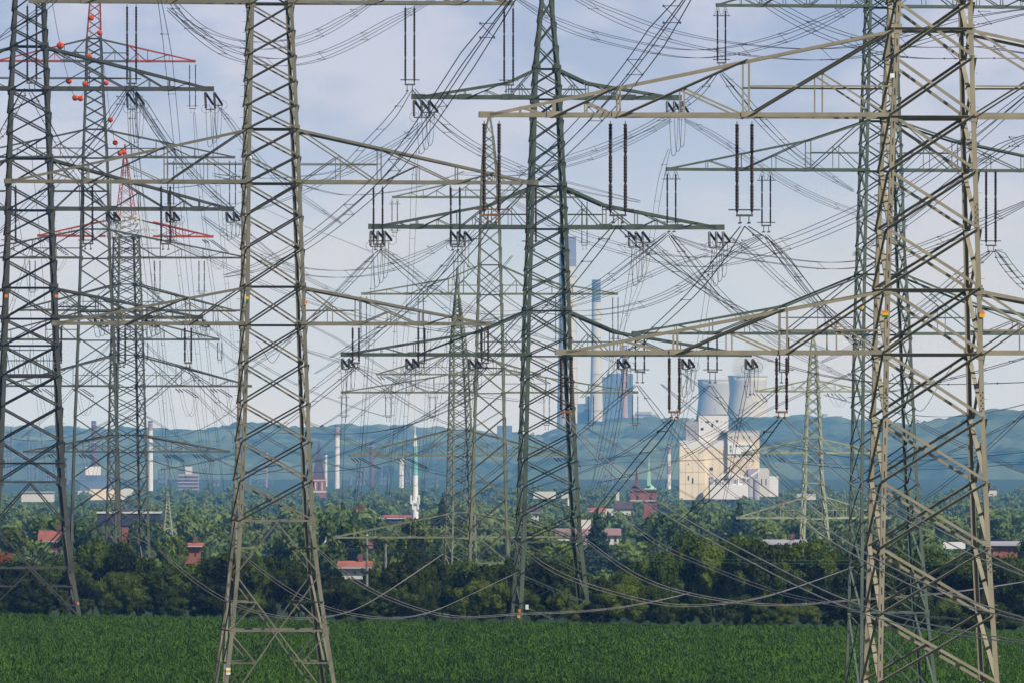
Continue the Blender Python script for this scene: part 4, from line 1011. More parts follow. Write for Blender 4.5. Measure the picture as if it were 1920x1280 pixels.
# far woodland as one mass
CLEAR = [(766,792,3077,1003),(1176,1236,4200,970),(1040,1166,2000,1014),(180,304,2100,1006),(70,126,1650,1034),(596,692,1900,1014),(582,614,6800,928),(1100,1185,3600,972),(1272,1462,6000,936),(1438,1508,1750,1036),(1846,1940,1750,1036),(343,377,1700,1048),(302,330,2300,1034),(1494,1562,1900,1044),(698,778,3300,982),(1496,1530,4600,934),(160,250,8200,942)]
def woodland():
    lows = [crown_data(40 + i, 1, .6, 560, .055, 11, core=.72) for i in range(4)]
    V = []; Fq = []; off = 0; g = np.random.default_rng(5)
    rowsD = np.r_[np.arange(1450, 3000, 125), np.arange(3000, 5300, 180), np.arange(5400, 7300, 270)]
    for D0 in rowsD:
        half = D0 * .052 + 12; step = 7.5 if D0 < 3000 else 9.5
        for x in np.arange(-half, half, step):
            D = D0 + g.uniform(-60, 60); X = x + g.uniform(-3, 3); px = 960 + X / D * F
            if g.random() < .10: continue
            h0 = gz(D); top = HY + (CZ - h0 - 11) * S(D)
            if any(a < px < b and D < dm and top < yb for a, b, dm, yb in CLEAR): continue
            h = g.uniform(8, 15) * (0.7 if D0 < 2200 else 1)
            # keep clear of the buildings that stand in gaps
            v, f, cv, cf = lows[g.integers(4)]
            a = g.uniform(0, 6.28); ca, sa = np.cos(a), np.sin(a); w = h * g.uniform(.75, 1.1)
            q = v * [w, w, h]; q = np.stack([q[:,0]*ca - q[:,1]*sa + X, q[:,0]*sa + q[:,1]*ca + D, q[:,2] + gz(D)], -1)
            V.append(q); Fq.append(f + off); off += len(q)
            c6 = cv[::1] * [w, w, h]; c6 = np.stack([c6[:,0]*ca - c6[:,1]*sa + X, c6[:,0]*sa + c6[:,1]*ca + D, c6[:,2] + gz(D)], -1)
            V.append(c6); Fq.append(np.concatenate([cf, cf[:, 2:3]], 1) + off); off += len(c6)
    F4 = np.concatenate(Fq); 
    v = np.concatenate(V)
    tri = F4[:, 2] == F4[:, 3]
    me = bpy.data.meshes.new('woodland'); nq, nt = int((~tri).sum()), int(tri.sum())
    loops = np.concatenate([F4[~tri].ravel(), F4[tri][:, :3].ravel()]); starts = np.concatenate([np.arange(nq) * 4, nq * 4 + np.arange(nt) * 3])
    me.vertices.add(len(v)); me.vertices.foreach_set('co', v.astype(np.float32).ravel()); me.loops.add(len(loops)); me.loops.foreach_set('vertex_index', loops.astype(np.int32))
    me.polygons.add(nq + nt); me.polygons.foreach_set('loop_start', starts.astype(np.int32))
    try: me.polygons.foreach_set('loop_total', np.r_[np.full(nq, 4), np.full(nt, 3)].astype(np.int32))
    except Exception: pass
    me.materials.append(M['leafW']); me.update(calc_edges=True)
    o = bpy.data.objects.new('woodland', me); COL.objects.link(o); o['kind'] = 'stuff'
woodland()

# ------------------------------------------------------------------ hills
M['hillm'] = paint('wooded hillside', (0.022, 0.045, 0.020), 0.55, 0.02, 0.95)
def hills(name, D, rx, ry, depth, seed, mat, canopy=9, tx=(), spacing=4.0):
    g = np.random.default_rng(seed); s = S(D)
    xs = np.arange((rx[0] - 960) / s, (rx[-1] - 960) / s, spacing)
    zr = CZ + (HY - np.interp(960 + xs * s, rx, ry)) / s
    ts = np.linspace(-1, 1, int(depth / 9)); base = -37
    X, T = np.meshgrid(xs, ts, indexing='xy')
    prof = np.cos(np.clip(T, -1, 1) * np.pi / 2) ** .9
    Z = base + (zr[None, :] - canopy * .5 - base) * prof
    # tree canopy lumps
    n = int(len(xs) * len(ts) / 9); H = np.zeros_like(Z)
    cx = g.integers(0, Z.shape[1], n); cy = g.integers(0, Z.shape[0], n)
    for i in range(n):
        hh = g.uniform(.3, 1) * canopy; rad = g.integers(1, 6)
        y0, y1, x0, x1 = max(0, cy[i]-rad), min(Z.shape[0], cy[i]+rad+1), max(0, cx[i]-rad), min(Z.shape[1], cx[i]+rad+1)
        yy, xx = np.mgrid[y0:y1, x0:x1]; b = hh * np.maximum(0, 1 - ((yy-cy[i])**2 + (xx-cx[i])**2) / (rad + .6) ** 2) ** .5
        H[y0:y1, x0:x1] = np.maximum(H[y0:y1, x0:x1], b)
    Z += H * (prof > .05)
    o = grid_mesh(name, X, D + T * depth, Z, mat); o['kind'] = 'structure'; return o
def hillmat():
    m, nt, b = new_mat('wooded hillside'); g = nt.nodes.new('ShaderNodeNewGeometry')
    n1 = nt.nodes.new('ShaderNodeTexNoise'); n1.inputs['Scale'].default_value = .0035; n1.inputs['Detail'].default_value = 4
    n2 = nt.nodes.new('ShaderNodeTexNoise'); n2.inputs['Scale'].default_value = .045; n2.inputs['Detail'].default_value = 4
    r1 = nt.nodes.new('ShaderNodeValToRGB'); r2 = nt.nodes.new('ShaderNodeValToRGB')
    for q in (n1, n2): L(nt, g.outputs['Position'], q.inputs['Vector'])
    e = r1.color_ramp.elements; e[0].position, e[0].color = .38, (0, 0, 0, 1); e[1].position, e[1].color = .66, (1, 1, 1, 1)
    e = r2.color_ramp.elements; e[0].position, e[0].color = .35, (0.012, 0.034, 0.026, 1); e[1].position, e[1].color = .68, (0.055, 0.095, 0.055, 1)  # wood tones pushed blue green and lighter: distance haze put into colour
    x = nt.nodes.new('ShaderNodeMix'); x.data_type = 'RGBA'; x.inputs[7].default_value = (.16, .20, .12, 1)
    mu = nt.nodes.new('ShaderNodeMath'); mu.operation = 'MULTIPLY'; mu.inputs[1].default_value = .7
    L(nt, n1.outputs['Fac'], r1.inputs[0]); L(nt, n2.outputs['Fac'], r2.inputs[0]); L(nt, r1.outputs[0], mu.inputs[0]); L(nt, mu.outputs[0], x.inputs[0]); L(nt, r2.outputs[0], x.inputs[6])
    L(nt, x.outputs[2], b.inputs['Base Color']); b.inputs['Roughness'].default_value = .95; b.inputs['Specular IOR Level'].default_value = .05
    return m
M['leafH'] = hillmat()
hills('hills', 15600, [-700,0,240,330,400,440,520,560,700,800,860,930,1000,1050,1130,1200,1290,1400,1480,1560,1700,1800,2700], [815,812,812,818,814,806,806,812,806,812,818,822,826,812,800,794,798,797,790,795,806,812,818], 1500, 3, M['leafH'], 26, spacing=6)
hills('hills', 13600, [-700,0,200,400,600,760,900,1000,1150,1300,1450,1600,1700,1760,1800,1850,1920,2000,2400,2700], [840,838,832,838,830,836,840,838,826,836,828,824,806,796,786,780,774,766,760,800], 1300, 4, M['leafH'], 20, spacing=5)

# ------------------------------------------------------------------ buildings
def building(name, label, cat, px, py, D, group=None):
    return empty(name, P(px, py, D), label, cat, group)
def rbox(mb, root, x0, x1, yt, yb, D, dep, mi=0, back=0.0):
    a = P(x0, yb, D) - root.location; b = P(x1, yt, D) - root.location
    mb.box((a.x, back, a.z), (b.x, back + dep, b.z), mi)
def part(root, name, mat, rects, D, dep, back=0.0, label=None, parent=None):
    mb = MB()
    for r in rects: rbox(mb, root, *r, D, dep, 0, back)
    o = mb.build(name, mat, parent or root)
    if label: o['label'] = label
    return o
def windows(root, parent, D, x0, x1, y0, y1, nx, ny, w, h, mat='glass', back=-.12):
    for i in range(nx):
        for j in range(ny):
            x = x0 + (x1 - x0) * (i + .5) / nx; y = y0 + (y1 - y0) * (j + .5) / ny
            part(root, 'window', M[mat], [(x - w/2, x + w/2, y - h/2, y + h/2)], D, .3, back, parent=parent)
def gable(root, x0, x1, yr, ye, D, dep, mat, name='roof', over=.6):
    a = P(x0, ye, D) - root.location; b = P(x1, yr, D) - root.location; mb = MB()
    X0, X1, z0, z1 = a.x - over, b.x + over, a.z, b.z; y0, y1, ym = -over, dep + over, dep / 2
    mb.add([(X0,y0,z0),(X1,y0,z0),(X1,y1,z0),(X0,y1,z0),(X0,ym,z1),(X1,ym,z1)], [(0,1,5,4),(2,3,4,5),(0,4,3),(1,2,5),(0,3,2,1)])
    return mb.build(name, mat, root)
# cream silo complex
D = 6000; b = building('silo_building', 'tall cream grain silo building with white sign in front of the cooling towers', 'silo', 1350, 935, D)
w1 = part(b, 'tower_block', M['cream'], [(1274,1322,840,936)], D, 20); part(b, 'tower_block', M['cream'], [(1322,1364,838,936)], D, 20, 1.5); part(b, 'tower_block', M['cream_shaded'], [(1364,1424,824,936)], D, 22, -1)  # right block: its shade is put into a darker copy of the cream
part(b, 'top_band', M['lilac'], [(1274,1322,825,839.8)], D, 20, .2); part(b, 'top_band', M['lilac'], [(1322,1364,825,837.8)], D, 20, 1.7); part(b, 'top_band', M['wallw'], [(1364,1424,810,823.8)], D, 22, -.8)
part(b, 'head_house', M['lilac'], [(1310,1366,777,824.8)], D, 16, 3); part(b, 'head_house', M['lilacd'], [(1286,1309.8,790,824.8)], D, 16, 3.4)
part(b, 'roof_edge', M['lilacd'], [(1309,1367,775.5,776.9)], D, 16.6, 2.7); part(b, 'roof_edge', M['lilacd'], [(1354,1425,806,809.8)], D, 22, -.6)
mb = MB()
for (x0, x1, y0, y1) in [(1297,1302,782,789.5),(1306,1309,779,789.5),(1292,1296,785,789.5),(1326,1333,772,775.3),(1340,1341,764,775.3),(1316,1317,768,775.3),(1326.5,1327.2,752,772)]: rbox(mb, b, x0, x1, y0, y1, D, 2, 0, 6)
mb.build('roof_equipment', M['lilacd'], b)
for (x, y, w, h) in [(1317,803,5,4),(1336,796,3,6),(1327,790,4,3),(1345,788,4,3),(1372,818,1.6,2.4),(1384,818,1.6,2),(1395,818,1.6,2),(1406,818,1.6,2.4),(1330,832,2,2),(1290,847,1.6,2),(1291,869,1.6,2),(1334,878,6,5),(1291,895,2,8),(1299,900,2.5,9)]:
    part(b, 'window', M['glass'], [(x - w/2, x + w/2, y - h/2, y + h/2)], D, .4, -1.4 if x > 1364 else (1.2 if 1322 < x < 1364 and y > 837 else (2.7 if y < 824 else -.3)))
sg = part(b, 'sign_board', M['whitep'], [(1364.5,1413,829.5,850.5)], D, .4, -1.6)
mb = MB()
for (x0, x1, y0, y1) in [(1368.6,1371.8,834,839.4),(1368.6,1371.8,841.2,846.2)] + [(1379 + i * 2.45, 1380.4 + i * 2.45, 833.4 + (i * 7 % 3) * .5, 836.2) for i in range(10)] + [(1403.6,1407.2,833,837.4)]: rbox(mb, b, x0, x1, y0, y1, D, .15, 0, -1.8)
mb.build('sign_lettering', paint('faded sign paint', (0.16, 0.22, 0.24), .1), sg)
mb = MB()
for i in range(8):
    p = P(1334 + i * 12, 936, D) - b.location; q = P(1334 + i * 12, 893 + (i % 3) * 4, D) - b.location
    mb.lathe((p.x, -8, p.z), (p.x, -8, q.z), [(0, 1.7), (.97, 1.7), (1, .5)], 12)
mb.build('storage_tank', M['lilacd'], b)
mb = MB()
for x in (1286, 1298, 1310): rbox(mb, b, x - .12, x + .12, 842, 934, D, .12, 0, -.14)
for x in (1336, 1350): rbox(mb, b, x - .12, x + .12, 842, 934, D, .12, 0, 1.36)
for x in (1376, 1388, 1400, 1412): rbox(mb, b, x - .12, x + .12, 853, 934, D, .12, 0, -1.14)
for y in (862, 884, 906): rbox(mb, b, 1274.5, 1321.5, y - .1, y + .1, D, .12, 0, -.15)
mb.build('wall_joint', M['lilacd'], b)
mb = MB()
for (xa, ya, xb, yb) in [(1330,900,1366,886),(1366,886,1402,896),(1340,912,1402,905),(1402,896,1424,880)]:
    mb.bar(P(xa, ya, D) - b.location + Vector((0, -9, 0)), P(xb, yb, D) - b.location + Vector((0, -9, 0)), 1.1)
for x in (1338, 1352, 1368, 1384, 1398): mb.bar(P(x, 930, D) - b.location + Vector((0, -9.6, 0)), P(x, 890, D) - b.location + Vector((0, -9.6, 0)), .5)
mb.build('conveyor', M['lilac'], b)
windows(b, b, D, 1312, 1364, 780, 800, 7, 1, 1.0, 1.6, back=2.8); windows(b, b, D, 1288, 1308, 795, 818, 3, 3, 1.4, 1.6, back=3.2)
part(b, 'annex', M['wallw'], [(1420,1442,877,930)], D, 14, -5); part(b, 'annex', M['lilac'], [(1442.2,1459,892,930)], D, 14, -5); part(b, 'annex', M['lilacd'], [(1402,1419.8,878,930)], D, 14, -4.6)
windows(b, b, D, 1424, 1440, 890, 915, 2, 1, 1.6, 12, back=-5.2)
part(b, 'annex', M['lilac'], [(1330,1401.8,908,935)], D, 6, -14)
# power station
D = 17000
def stack(label, prof, D, bands, name='chimney', n=24):
    px = prof[0][2]; r = empty(name, P(px, prof[-1][0], D), label, 'chimney')
    ys = [p[0] for p in prof]; hw = [p[1] for p in prof]
    for (y0, y1, mat, nm) in bands:
        mb = MB(); k = 8; pr = [(i / k, interp(y1 + (y0 - y1) * i / k, ys, hw) / S(D)) for i in range(k + 1)]
        a = P(px, y1, D) - r.location; c = P(px, y0, D) - r.location
        mb.lathe(a, c, pr, n); mb.build(nm, M[mat], r, smooth=False)
    u = S(D); mb = MB(); y0, y1 = ys[0], ys[-1]; k = 0
    for y in np.arange(y0 + 6, y1 - 40, 34):
        w = interp(y, ys, hw) / u; p = P(px, y, D) - r.location; mb.lathe(p, p + Vector((0, 0, .7)), [(0, w * 1.0), (.2, w + .9), (.8, w + .9), (1, w * 1.0)], n)
    for y in np.arange(y0, y1 - 20, 5):
        w = interp(y, ys, hw) / u; p = P(px, y, D) - r.location; mb.bar(p + Vector((w * .35, -w * .95 - .3, 0)), p + Vector((w * .35 + .8, -w * .95 - .3, 0)), .3)
    mb.build('platform', M['concd'], r)
    w = hw[0] / u; p = P(px, y0, D) - r.location; mb = MB(); mb.lathe(p - Vector((0, 0, 1.2)), p + Vector((0, 0, .4)), [(0, w * 1.03), (.9, w * 1.03), (1, w * .8)], n); mb.build('rim', M['slate'], r)
    return r
stack('tallest pale chimney with a dark violet head, behind the dark green centre pylon', [(445,15.5,1064.5),(640,17,1064.5),(830,21,1064.5)], D, [(445,500,'purple','head_band'),(500.2,830,'concrete','shaft')])
stack('second tall pale chimney with a dark blue head, beside the block of the power station', [(525,8,1118),(640,9,1118),(830,14,1118)], D - 300, [(525,567,'blueb','head_band'),(567.2,830,'concrete','shaft')])
stack('slender pink brick chimney in front of the blue boiler house', [(648,4.2,1171),(740,5.5,1171),(830,7.5,1171)], D - 600, [(648,830,'pink','shaft')])
def coolt(label, px, D, yt, yb, rt, rw, rb, mat):
    r = empty('cooling_tower', P(px, yb, D), label, 'cooling tower', None); mb = MB(); k = 14; pr = []
    for i in range(k + 1):
        t = i / k; pr.append((t, (rb + (rw - rb) * (t / .75) ** .8 if t < .75 else rw + (rt - rw) * ((t - .75) / .25) ** 1.5) / S(D)))
    h = P(px, yt, D) - P(px, yb, D); mb.lathe((0,0,0), h, pr, 40); mb.build('shell', M[mat], r, smooth=True)
    mb = MB(); mb.lathe(h * .985, h * 1.004, [(0, rt * 1.015 / S(D)), (1, rt * 1.015 / S(D))], 40); mb.build('rim', M['concd'], r)
coolt('left cooling tower, in shaded grey and partly hidden by the other', 1341, 17400, 711, 840, 33, 31, 44, 'concd')  # shell darker than its twin: the tower's shade put into its colour
coolt('right cooling tower, paler and wider, steam above its rim', 1402, 16600, 704, 840, 37, 34, 49, 'concrete')
def block(label, rects, D, mat, name='boiler_house', cat='power station', dep=60):
    x = (rects[0][0] + rects[0][1]) / 2; r = empty(name, P(x, 830, D), label, cat)
    for i, (q, m) in enumerate(zip(rects, mat)): part(r, 'block', M[m], [q], D, dep, i * -1.5)
    return r
block('large blue boiler house in the distance, stepped roof', [(1138,1187,700,830),(1127,1138.5,706,830),(1187,1235,776,830),(1192,1222,771,776.2)], D - 200, ['blueb','blueb','lilacd','lilacd'])
block('lower blue boiler house with a bright white end, left of the large one', [(1083,1116,756,830),(1116,1125,750,830),(1098,1106,742,757)], D - 100, ['blueb','wallw','blueb'])
block('pale sheds on the ridge at the right', [(1545,1566,789,800),(1570,1602,792,802)], 15500, ['wallw','wallw'], 'shed', 'shed')
block('pair of grey tower blocks on the far ridge', [(1543,1552,775,830),(1566,1580,779,830)], 15500, ['lilacd','lilacd'], 'tower_block', 'tower block')
block('bare orange soil cutting with sheds on the ridge', [(1048,1112,804,813),(1150,1196,801,806)], 15350, ['cream','pink'], 'quarry_shed', 'shed', 20)
block('distant grey tower block on the ridge left of centre', [(932,960,797,830)], 14000, ['blueb'], 'tower_block', 'tower block')
block('two slim distant grey towers on the ridge above the white mast', [(729,737,805,830),(761,769,798,830)], 14500, ['blueb','blueb'], 'tower_block', 'tower block')
# left industry
stack('stout dark chimney behind the dark grey left pylon', [(789,4.6,176),(930,6.5,176)], 11500, [(789,930,'brickd','shaft')])
stack('white chimney with a pinkish head left of the tan pylon', [(789,4.2,282),(930,5,282)], 9800, [(789,806,'pink','head_band'),(806.2,930,'mastw','shaft')])
stack('slim reddish brown chimney between the church and the white mast', [(830,4,697),(925,4.4,697)], 10500, [(830,925,'brickd','shaft')])
stack('pale grey column with a red banded side beside the church spire', [(797,4.5,632),(930,5.5,632)], 10200, [(797,815,'pink','head_band'),(815.2,930,'lilac','shaft')])
stack('short white column right of the brown chimney', [(850,4.5,752),(935,5.5,752)], 10300, [(850,935,'lilac','shaft')])
stack('short pale column just behind the church spire', [(850,2.5,611),(930,2.5,611)], 10600, [(850,930,'lilac','shaft')])
stack('thin grey lattice flare stack near the left of the tan pylon', [(845,1.2,500),(930,1.6,500)], 10400, [(845,930,'pink','shaft')])
stack('pale banded chimney left of the cream silo', [(832,3.4,1254),(910,4,1254)], 9800, [(832,850,'pink','head_band'),(850.2,872,'mastw','band'),(872.2,888,'pink','band'),(888.2,930,'mastw','shaft')])
def refinery(label, px0, px1, ytop, D):
    r = empty('refinery_tower', P((px0 + px1) / 2, 930, D), label, 'refinery'); 
    mb = MB(); n = 3
    for i in range(n):
        x = px0 + (px1 - px0) * (i + .5) / n; p = P(x, 930, D) - r.location; q = P(x, ytop + random.uniform(0, 40), D) - r.location
        mb.lathe(p, q, [(0, 1.1), (.97, 1.1), (1, .4)], 10)
    mb.build('vessel', M['steelb'], r); mb = MB()
    for y in np.arange(ytop, 925, 9):
        a = P(px0, y, D) - r.location; c = P(px1, y, D) - r.location
        mb.box((a.x, -2.5, a.z - .12), (c.x, 2.5, a.z + .12))
    for x in (px0, px1):
        for yy in (-2.5, 2.5):
            a = P(x, 930, D) - r.location; c = P(x, ytop - 3, D) - r.location; a.y = c.y = yy; mb.bar(a, c, .3)
    mb.build('gantry', M['steelb'], r)
refinery('leftmost refinery column with gantries behind the dark grey left pylon', 6, 24, 798, 11200)
refinery('second refinery column with gantries behind the dark grey left pylon', 50, 71, 803, 11000)
refinery('lilac refinery column at the left of the tan pylon', 455, 470, 885, 10800)
refinery('pinkish refinery column right of the dark leg of the tan pylon', 484, 510, 885, 10700)
refinery('wide refinery column between church spire and brown chimney', 640, 660, 890, 10900)
for (a_, b_, yt, DD, l) in [(84,96,846,11300,'short refinery column with gantries between the two leftmost'),(112,128,862,11100,'squat refinery column right of the dark grey left pylon leg'),(205,222,868,10900,'refinery column behind the red topped pylon'),(240,262,878,10700,'refinery column left of the white pink-headed chimney'),
    (296,312,868,10800,'refinery column just right of the white pink-headed chimney'),(392,412,892,10600,'low refinery column left of the tan left pylon leg'),(668,684,872,10800,'refinery column left of the slim brown chimney'),(712,730,862,11000,'refinery column right of the slim brown chimney'),(760,770,858,10900,'slim refinery column left of the white mast'),(800,822,884,10600,'low refinery column right of the white mast'),(890,912,890,10800,'low refinery column behind the slim pale green pylon'),(1062,1078,884,10700,'low refinery column behind the right leg of the centre pylon'),(1132,1150,880,10900,'refinery column left of the brick tower')]:
    refinery(l, a_, b_, yt, DD)
D = 9600; b = building('scaffolded_block', 'pinkish scaffolded block in the blue distance left of the tan pylon', 'building', 353, 930, D)
part(b, 'wall', M['pink'], [(335,372,888,932)], D, 12); part(b, 'head_house', M['wallw'], [(347,360,874,887.8)], D, 8, 2)
for i in range(6): part(b, 'scaffold_deck', M['lilacd'], [(333.5,373.5,890 + i * 6.5,891.6 + i * 6.5)], D, 1.5, -1.6)
D = 8200
b = building('factory', 'white factory block with dark roof behind the red topped pylon', 'factory', 195, 945, D)
part(b, 'wall', M['lilac'], [(160,188,874,890)], D, 12); part(b, 'wall', M['blueb'], [(150,215,890.2,925)], D, 12, .3); part(b, 'wall', M['wallw'], [(130,168,920,945)], D - 50, 10, -6); part(b, 'wall', M['cream'], [(168.2,215,916,948)], D, 10, -9); part(b, 'wall', M['wallw'], [(215.2,250,915,945)], D, 10, -8)
b = building('warehouse', 'long low cream warehouse left of the red topped pylon', 'warehouse', 70, 945, 5000); part(b, 'wall', M['wallw'], [(40,100,923,940)], 5000, 12); part(b, 'roof', M['lilacd'], [(39,101,920.5,922.9)], 5000, 13, -.5)
# church with slate spire
D = 6800; b = building('church', 'red brick church tower with dark pointed spire beside the tan pylon', 'church', 597, 930, D)
tw = part(b, 'tower', M['brick'], [(585,611,897,932)], D, 7)
part(b, 'cornice', M['wallw'], [(584,612,919.5,922.5)], D, 7.6, -.3); part(b, 'cornice', M['wallw'], [(584.5,611.5,899,900.5)], D, 7.4, -.2)
def pyramid(root, x0, x1, yt, yb, D, dep, mat, name='spire'):
    a = P(x0, yb, D) - root.location; c = P(x1, yt, D) - root.location; xm = (a.x + c.x) / 2; mb = MB()
    mb.add([(a.x,0,a.z),(c.x,0,a.z),(c.x,dep,a.z),(a.x,dep,a.z),(xm,dep/2,c.z)], [(0,1,4),(1,2,4),(2,3,4),(3,0,4),(0,3,2,1)]); return mb.build(name, mat, root)
pyramid(b, 586, 609, 824, 896.8, D, 7, M['slate']); 
for x in (588, 606): pyramid(b, x - 3.5, x + 3.5, 883, 898.5, D, 1.6, M['brick'], 'gable')
pyramid(b, 592, 604, 884, 899, D, 1.2, M['brick'], 'gable')
for x in (592, 598, 604): part(b, 'window', M['wallw' if x != 598 else 'glass'], [(x - 1, x + 1, 903, 918)], D, .4, -.2, parent=tw)
b['label'] = 'red brick church tower with dark pointed spire beside the tan pylon'
# brick tower with green copper roof
D = 4200; b = building('church', 'round arched brick tower with green copper spire, left of the cream silo', 'church', 1206, 975, D)
tw = part(b, 'tower', M['brick'], [(1182,1231,920,938)], D, 9); part(b, 'tower', M['brick'], [(1207,1231,938.2,972)], D, 9, .3)
part(b, 'cornice', M['brickd'], [(1179,1233,916.5,919.8)], D, 10, -.5); part(b, 'cornice', M['wallw'], [(1181,1232,937.2,938.8)], D, 9.6, -.3)
pyramid(b, 1207, 1232, 906, 916.4, D, 9, M['copper'], 'roof'); pyramid(b, 1213, 1221, 851, 910, D, 2.2, M['copper'])
pyramid(b, 1179, 1206.8, 907, 916.4, D, 9, M['slate'], 'roof'); pyramid(b, 1189, 1198, 872, 911, D, 2.2, M['brickd'])
for x in (1195, 1220): part(b, 'window', M['glass'], [(x - 2.2, x + 2.2, 925, 936)], D, .4, -.15, parent=tw)
part(b, 'window', M['glass'], [(1224,1230,945,953)], D, .4, .1)
# white mast
D = 3077; r = empty('radio_mast', P(779, 1010, D), 'tall slim white radio mast with a turquoise upper section', 'mast')
def cyl(root, nm, mat, px, y0, y1, r0, r1, D, n=14):
    mb = MB(); mb.lathe(P(px, y1, D) - root.location, P(px, y0, D) - root.location, [(0, r1 / S(D)), (1, r0 / S(D))], n); return mb.build(nm, M[mat], root)
cyl(r, 'shaft', 'mastw', 778.5, 890.2, 1080, 5.2, 7.5, D); cyl(r, 'coloured_section', 'turq', 778.5, 836.2, 890, 4.2, 5.1, D); cyl(r, 'head', 'mastw', 778, 815, 836, 2.6, 4.2, D); cyl(r, 'antenna', 'mastw', 778, 742, 814.8, .5, 1.0, D)
mb = MB()
for x, y in ((771,936),(786,936),(774,946),(784,946)): 
    p = P(x, y, D) - r.location; mb.box((p.x - .22, -1.1, p.z - 1.3), (p.x + .22, -.7, p.z + 1.3))
mb.build('antenna_panel', M['mastw'], r)
cyl(r, 'collar', 'lilacd', 778.5, 942, 945, 8, 8, D)
# lamp-like masts
D = 3200; r = empty('antenna_mast', P(1067, 1000, D), 'thin white antenna mast beside the right leg of the centre pylon', 'mast'); cyl(r, 'shaft', 'lilac', 1069.5, 935, 1040, .8, 1.0, D, 8)
mb = MB()
for x in (1066, 1072): p = P(x, 941, D) - r.location; mb.box((p.x - .25, -.5, p.z - 1), (p.x + .25, 0, p.z + 1))
mb.build('antenna_panel', M['mastw'], r)
# town houses
def house(label, x0, x1, yr, ye, yb, D, dep, wall, roof, nw=3, ww=3, hh=5, name='house', cat='house'):
    b = building(name, label, cat, (x0 + x1) / 2, yb, D); w = part(b, 'wall', M[wall], [(x0, x1, ye, yb)], D, dep)
    rf = gable(b, x0, x1, yr, ye, D, dep, M[roof])
    cx = x0 + (x1 - x0) * .7; mb = MB(); u = S(D); rbox(mb, b, cx - .35 * u, cx + .35 * u, yr - .9 * u, yr + .8 * u, D, .7, 0, dep * .4); mb.build('chimney', M['brickd'], rf)
    part(b, 'gutter', M['concd'], [(x0 - .5 * u, x1 + .5 * u, ye + .02 * u, ye + .2 * u)], D, .15, -.72)
    ym = ye + (yb - ye) * .45
    windows(b, w, D, x0, x1, ym - 1, ym + 1, nw, 1, ww, hh)
    return b
b = house('red roofed house with white windows behind the dark grey left pylon', 78, 124, 994, 1013, 1042, 1650, 8, 'brickd', 'tile', 2, 5, 8)
part(b, 'window_frame', M['wallw'], [(111,114,1013.5,1021),(118.5,121.5,1013.5,1021)], 1650, .2, -.16)
house('small red roofed house at the far left behind the conifer', 31, 44, 1004, 1016, 1035, 1700, 6, 'wallw', 'tileo', 1)
b = building('garden_wall', 'low cream shed roof in front of the red roofed house', 'shed', 75, 1046, 1600); part(b, 'wall', M['wallw'], [(50,104,1032,1046)], 1600, 3)
D = 2100; b = building('school', 'long navy and brick building behind the red crossarm pylon', 'school', 245, 1014, D)
w = part(b, 'wall', M['navy'], [(182,300,962,984)], D, 12); part(b, 'wall', M['brick'], [(224,302,984.2,1016)], D, 11.5, .3); part(b, 'roof', M['wallw'], [(181,300.5,959,961.8)], D, 12.4, -.2); part(b, 'roof', M['slate'], [(224,242,954,958.8)], D, 6, 3)
windows(b, b, D, 258, 300, 986, 1008, 5, 2, 4.5, 6, 'blueb', .1); part(b, 'lintel', M['wallw'], [(257,300,985,987),(257,300,995,996.5)], D, .3, .05)
house('small red brick house with flat cream eaves left of the tan pylon', 346, 374, 1017, 1022, 1056, 1700, 7, 'brick', 'tileo', 2, 3, 6)
b = building('hall', 'long white hall with dark red roof right of the tan pylon', 'hall', 660, 1030, 1900); part(b, 'wall', M['wallw'], [(596,690,1001,1016)], 1900, 8); gable(b, 655, 690, 1015.8, 1030, 1880, 6, M['brickd'])
house('low orange roofed house seen between the hedge and two poles', 641, 690, 1051, 1062, 1085, 1400, 7, 'wallw', 'tileo', 3, 3, 4)
b = building('hall', 'dark violet roofed hall left of the white mast', 'hall', 735, 975, 3300); part(b, 'wall', M['navy'], [(700,775,972,985)], 3300, 10); part(b, 'roof', M['wallw'], [(698,777,970,971.8)], 3300, 11, -.5); gable(b, 720, 775, 965, 969.8, 3290, 10, M['tile'])
D = 2000; b = building('office_block', 'long flat pink office with white roof cube behind the centre pylon', 'office', 1100, 1020, D)
w = part(b, 'wall', M['wallw'], [(1045,1160,1003,1020)], D, 12); part(b, 'roof', M['pink'], [(1040,1165,991,1002.8)], D, 13, -.5); part(b, 'roof_cube', M['wallw'], [(1090,1108,974,990.8)], D, 4, 3)
windows(b, w, D, 1090, 1160, 1005, 1016, 6, 1, 4, 8)
b = building('row_house', 'white row houses with dark roof below the brick tower', 'house', 1165, 975, 3600); w = part(b, 'wall', M['wallw'], [(1135,1183,953,972)], 3600, 8); gable(b, 1155, 1183, 941, 952.8, 3600, 8, M['slate']); windows(b, w, 3600, 1140, 1180, 958, 968, 5, 1, 3, 4)
house('pink roofed house left of the row of white houses', 1106, 1133, 951, 958, 972, 3500, 7, 'wallw', 'tile', 2)
house('white villa left of the centre pylon legs in the valley', 992, 1010, 952, 960, 975, 3400, 7, 'wallw', 'slate', 2)
b = building('warehouse', 'white factory roofs in the far valley behind the centre pylon', 'warehouse', 1022, 932, 5200); part(b, 'wall', M['wallw'], [(1000,1042,921,934)], 5200, 12); part(b, 'wall', M['wallw'], [(1053,1066,925,934)], 5200, 12, 1)
house('long red brick hall right of the huge tan pylon', 1848, 1990, 1014, 1020, 1045, 1750, 10, 'brick', 'lilacd', 8, 3, 6, 'hall', 'hall')
house('long red brick hall left of the light green pylon', 1438, 1508, 1011, 1018, 1048, 1750, 10, 'brick', 'lilacd', 4, 3, 5, 'hall', 'hall')
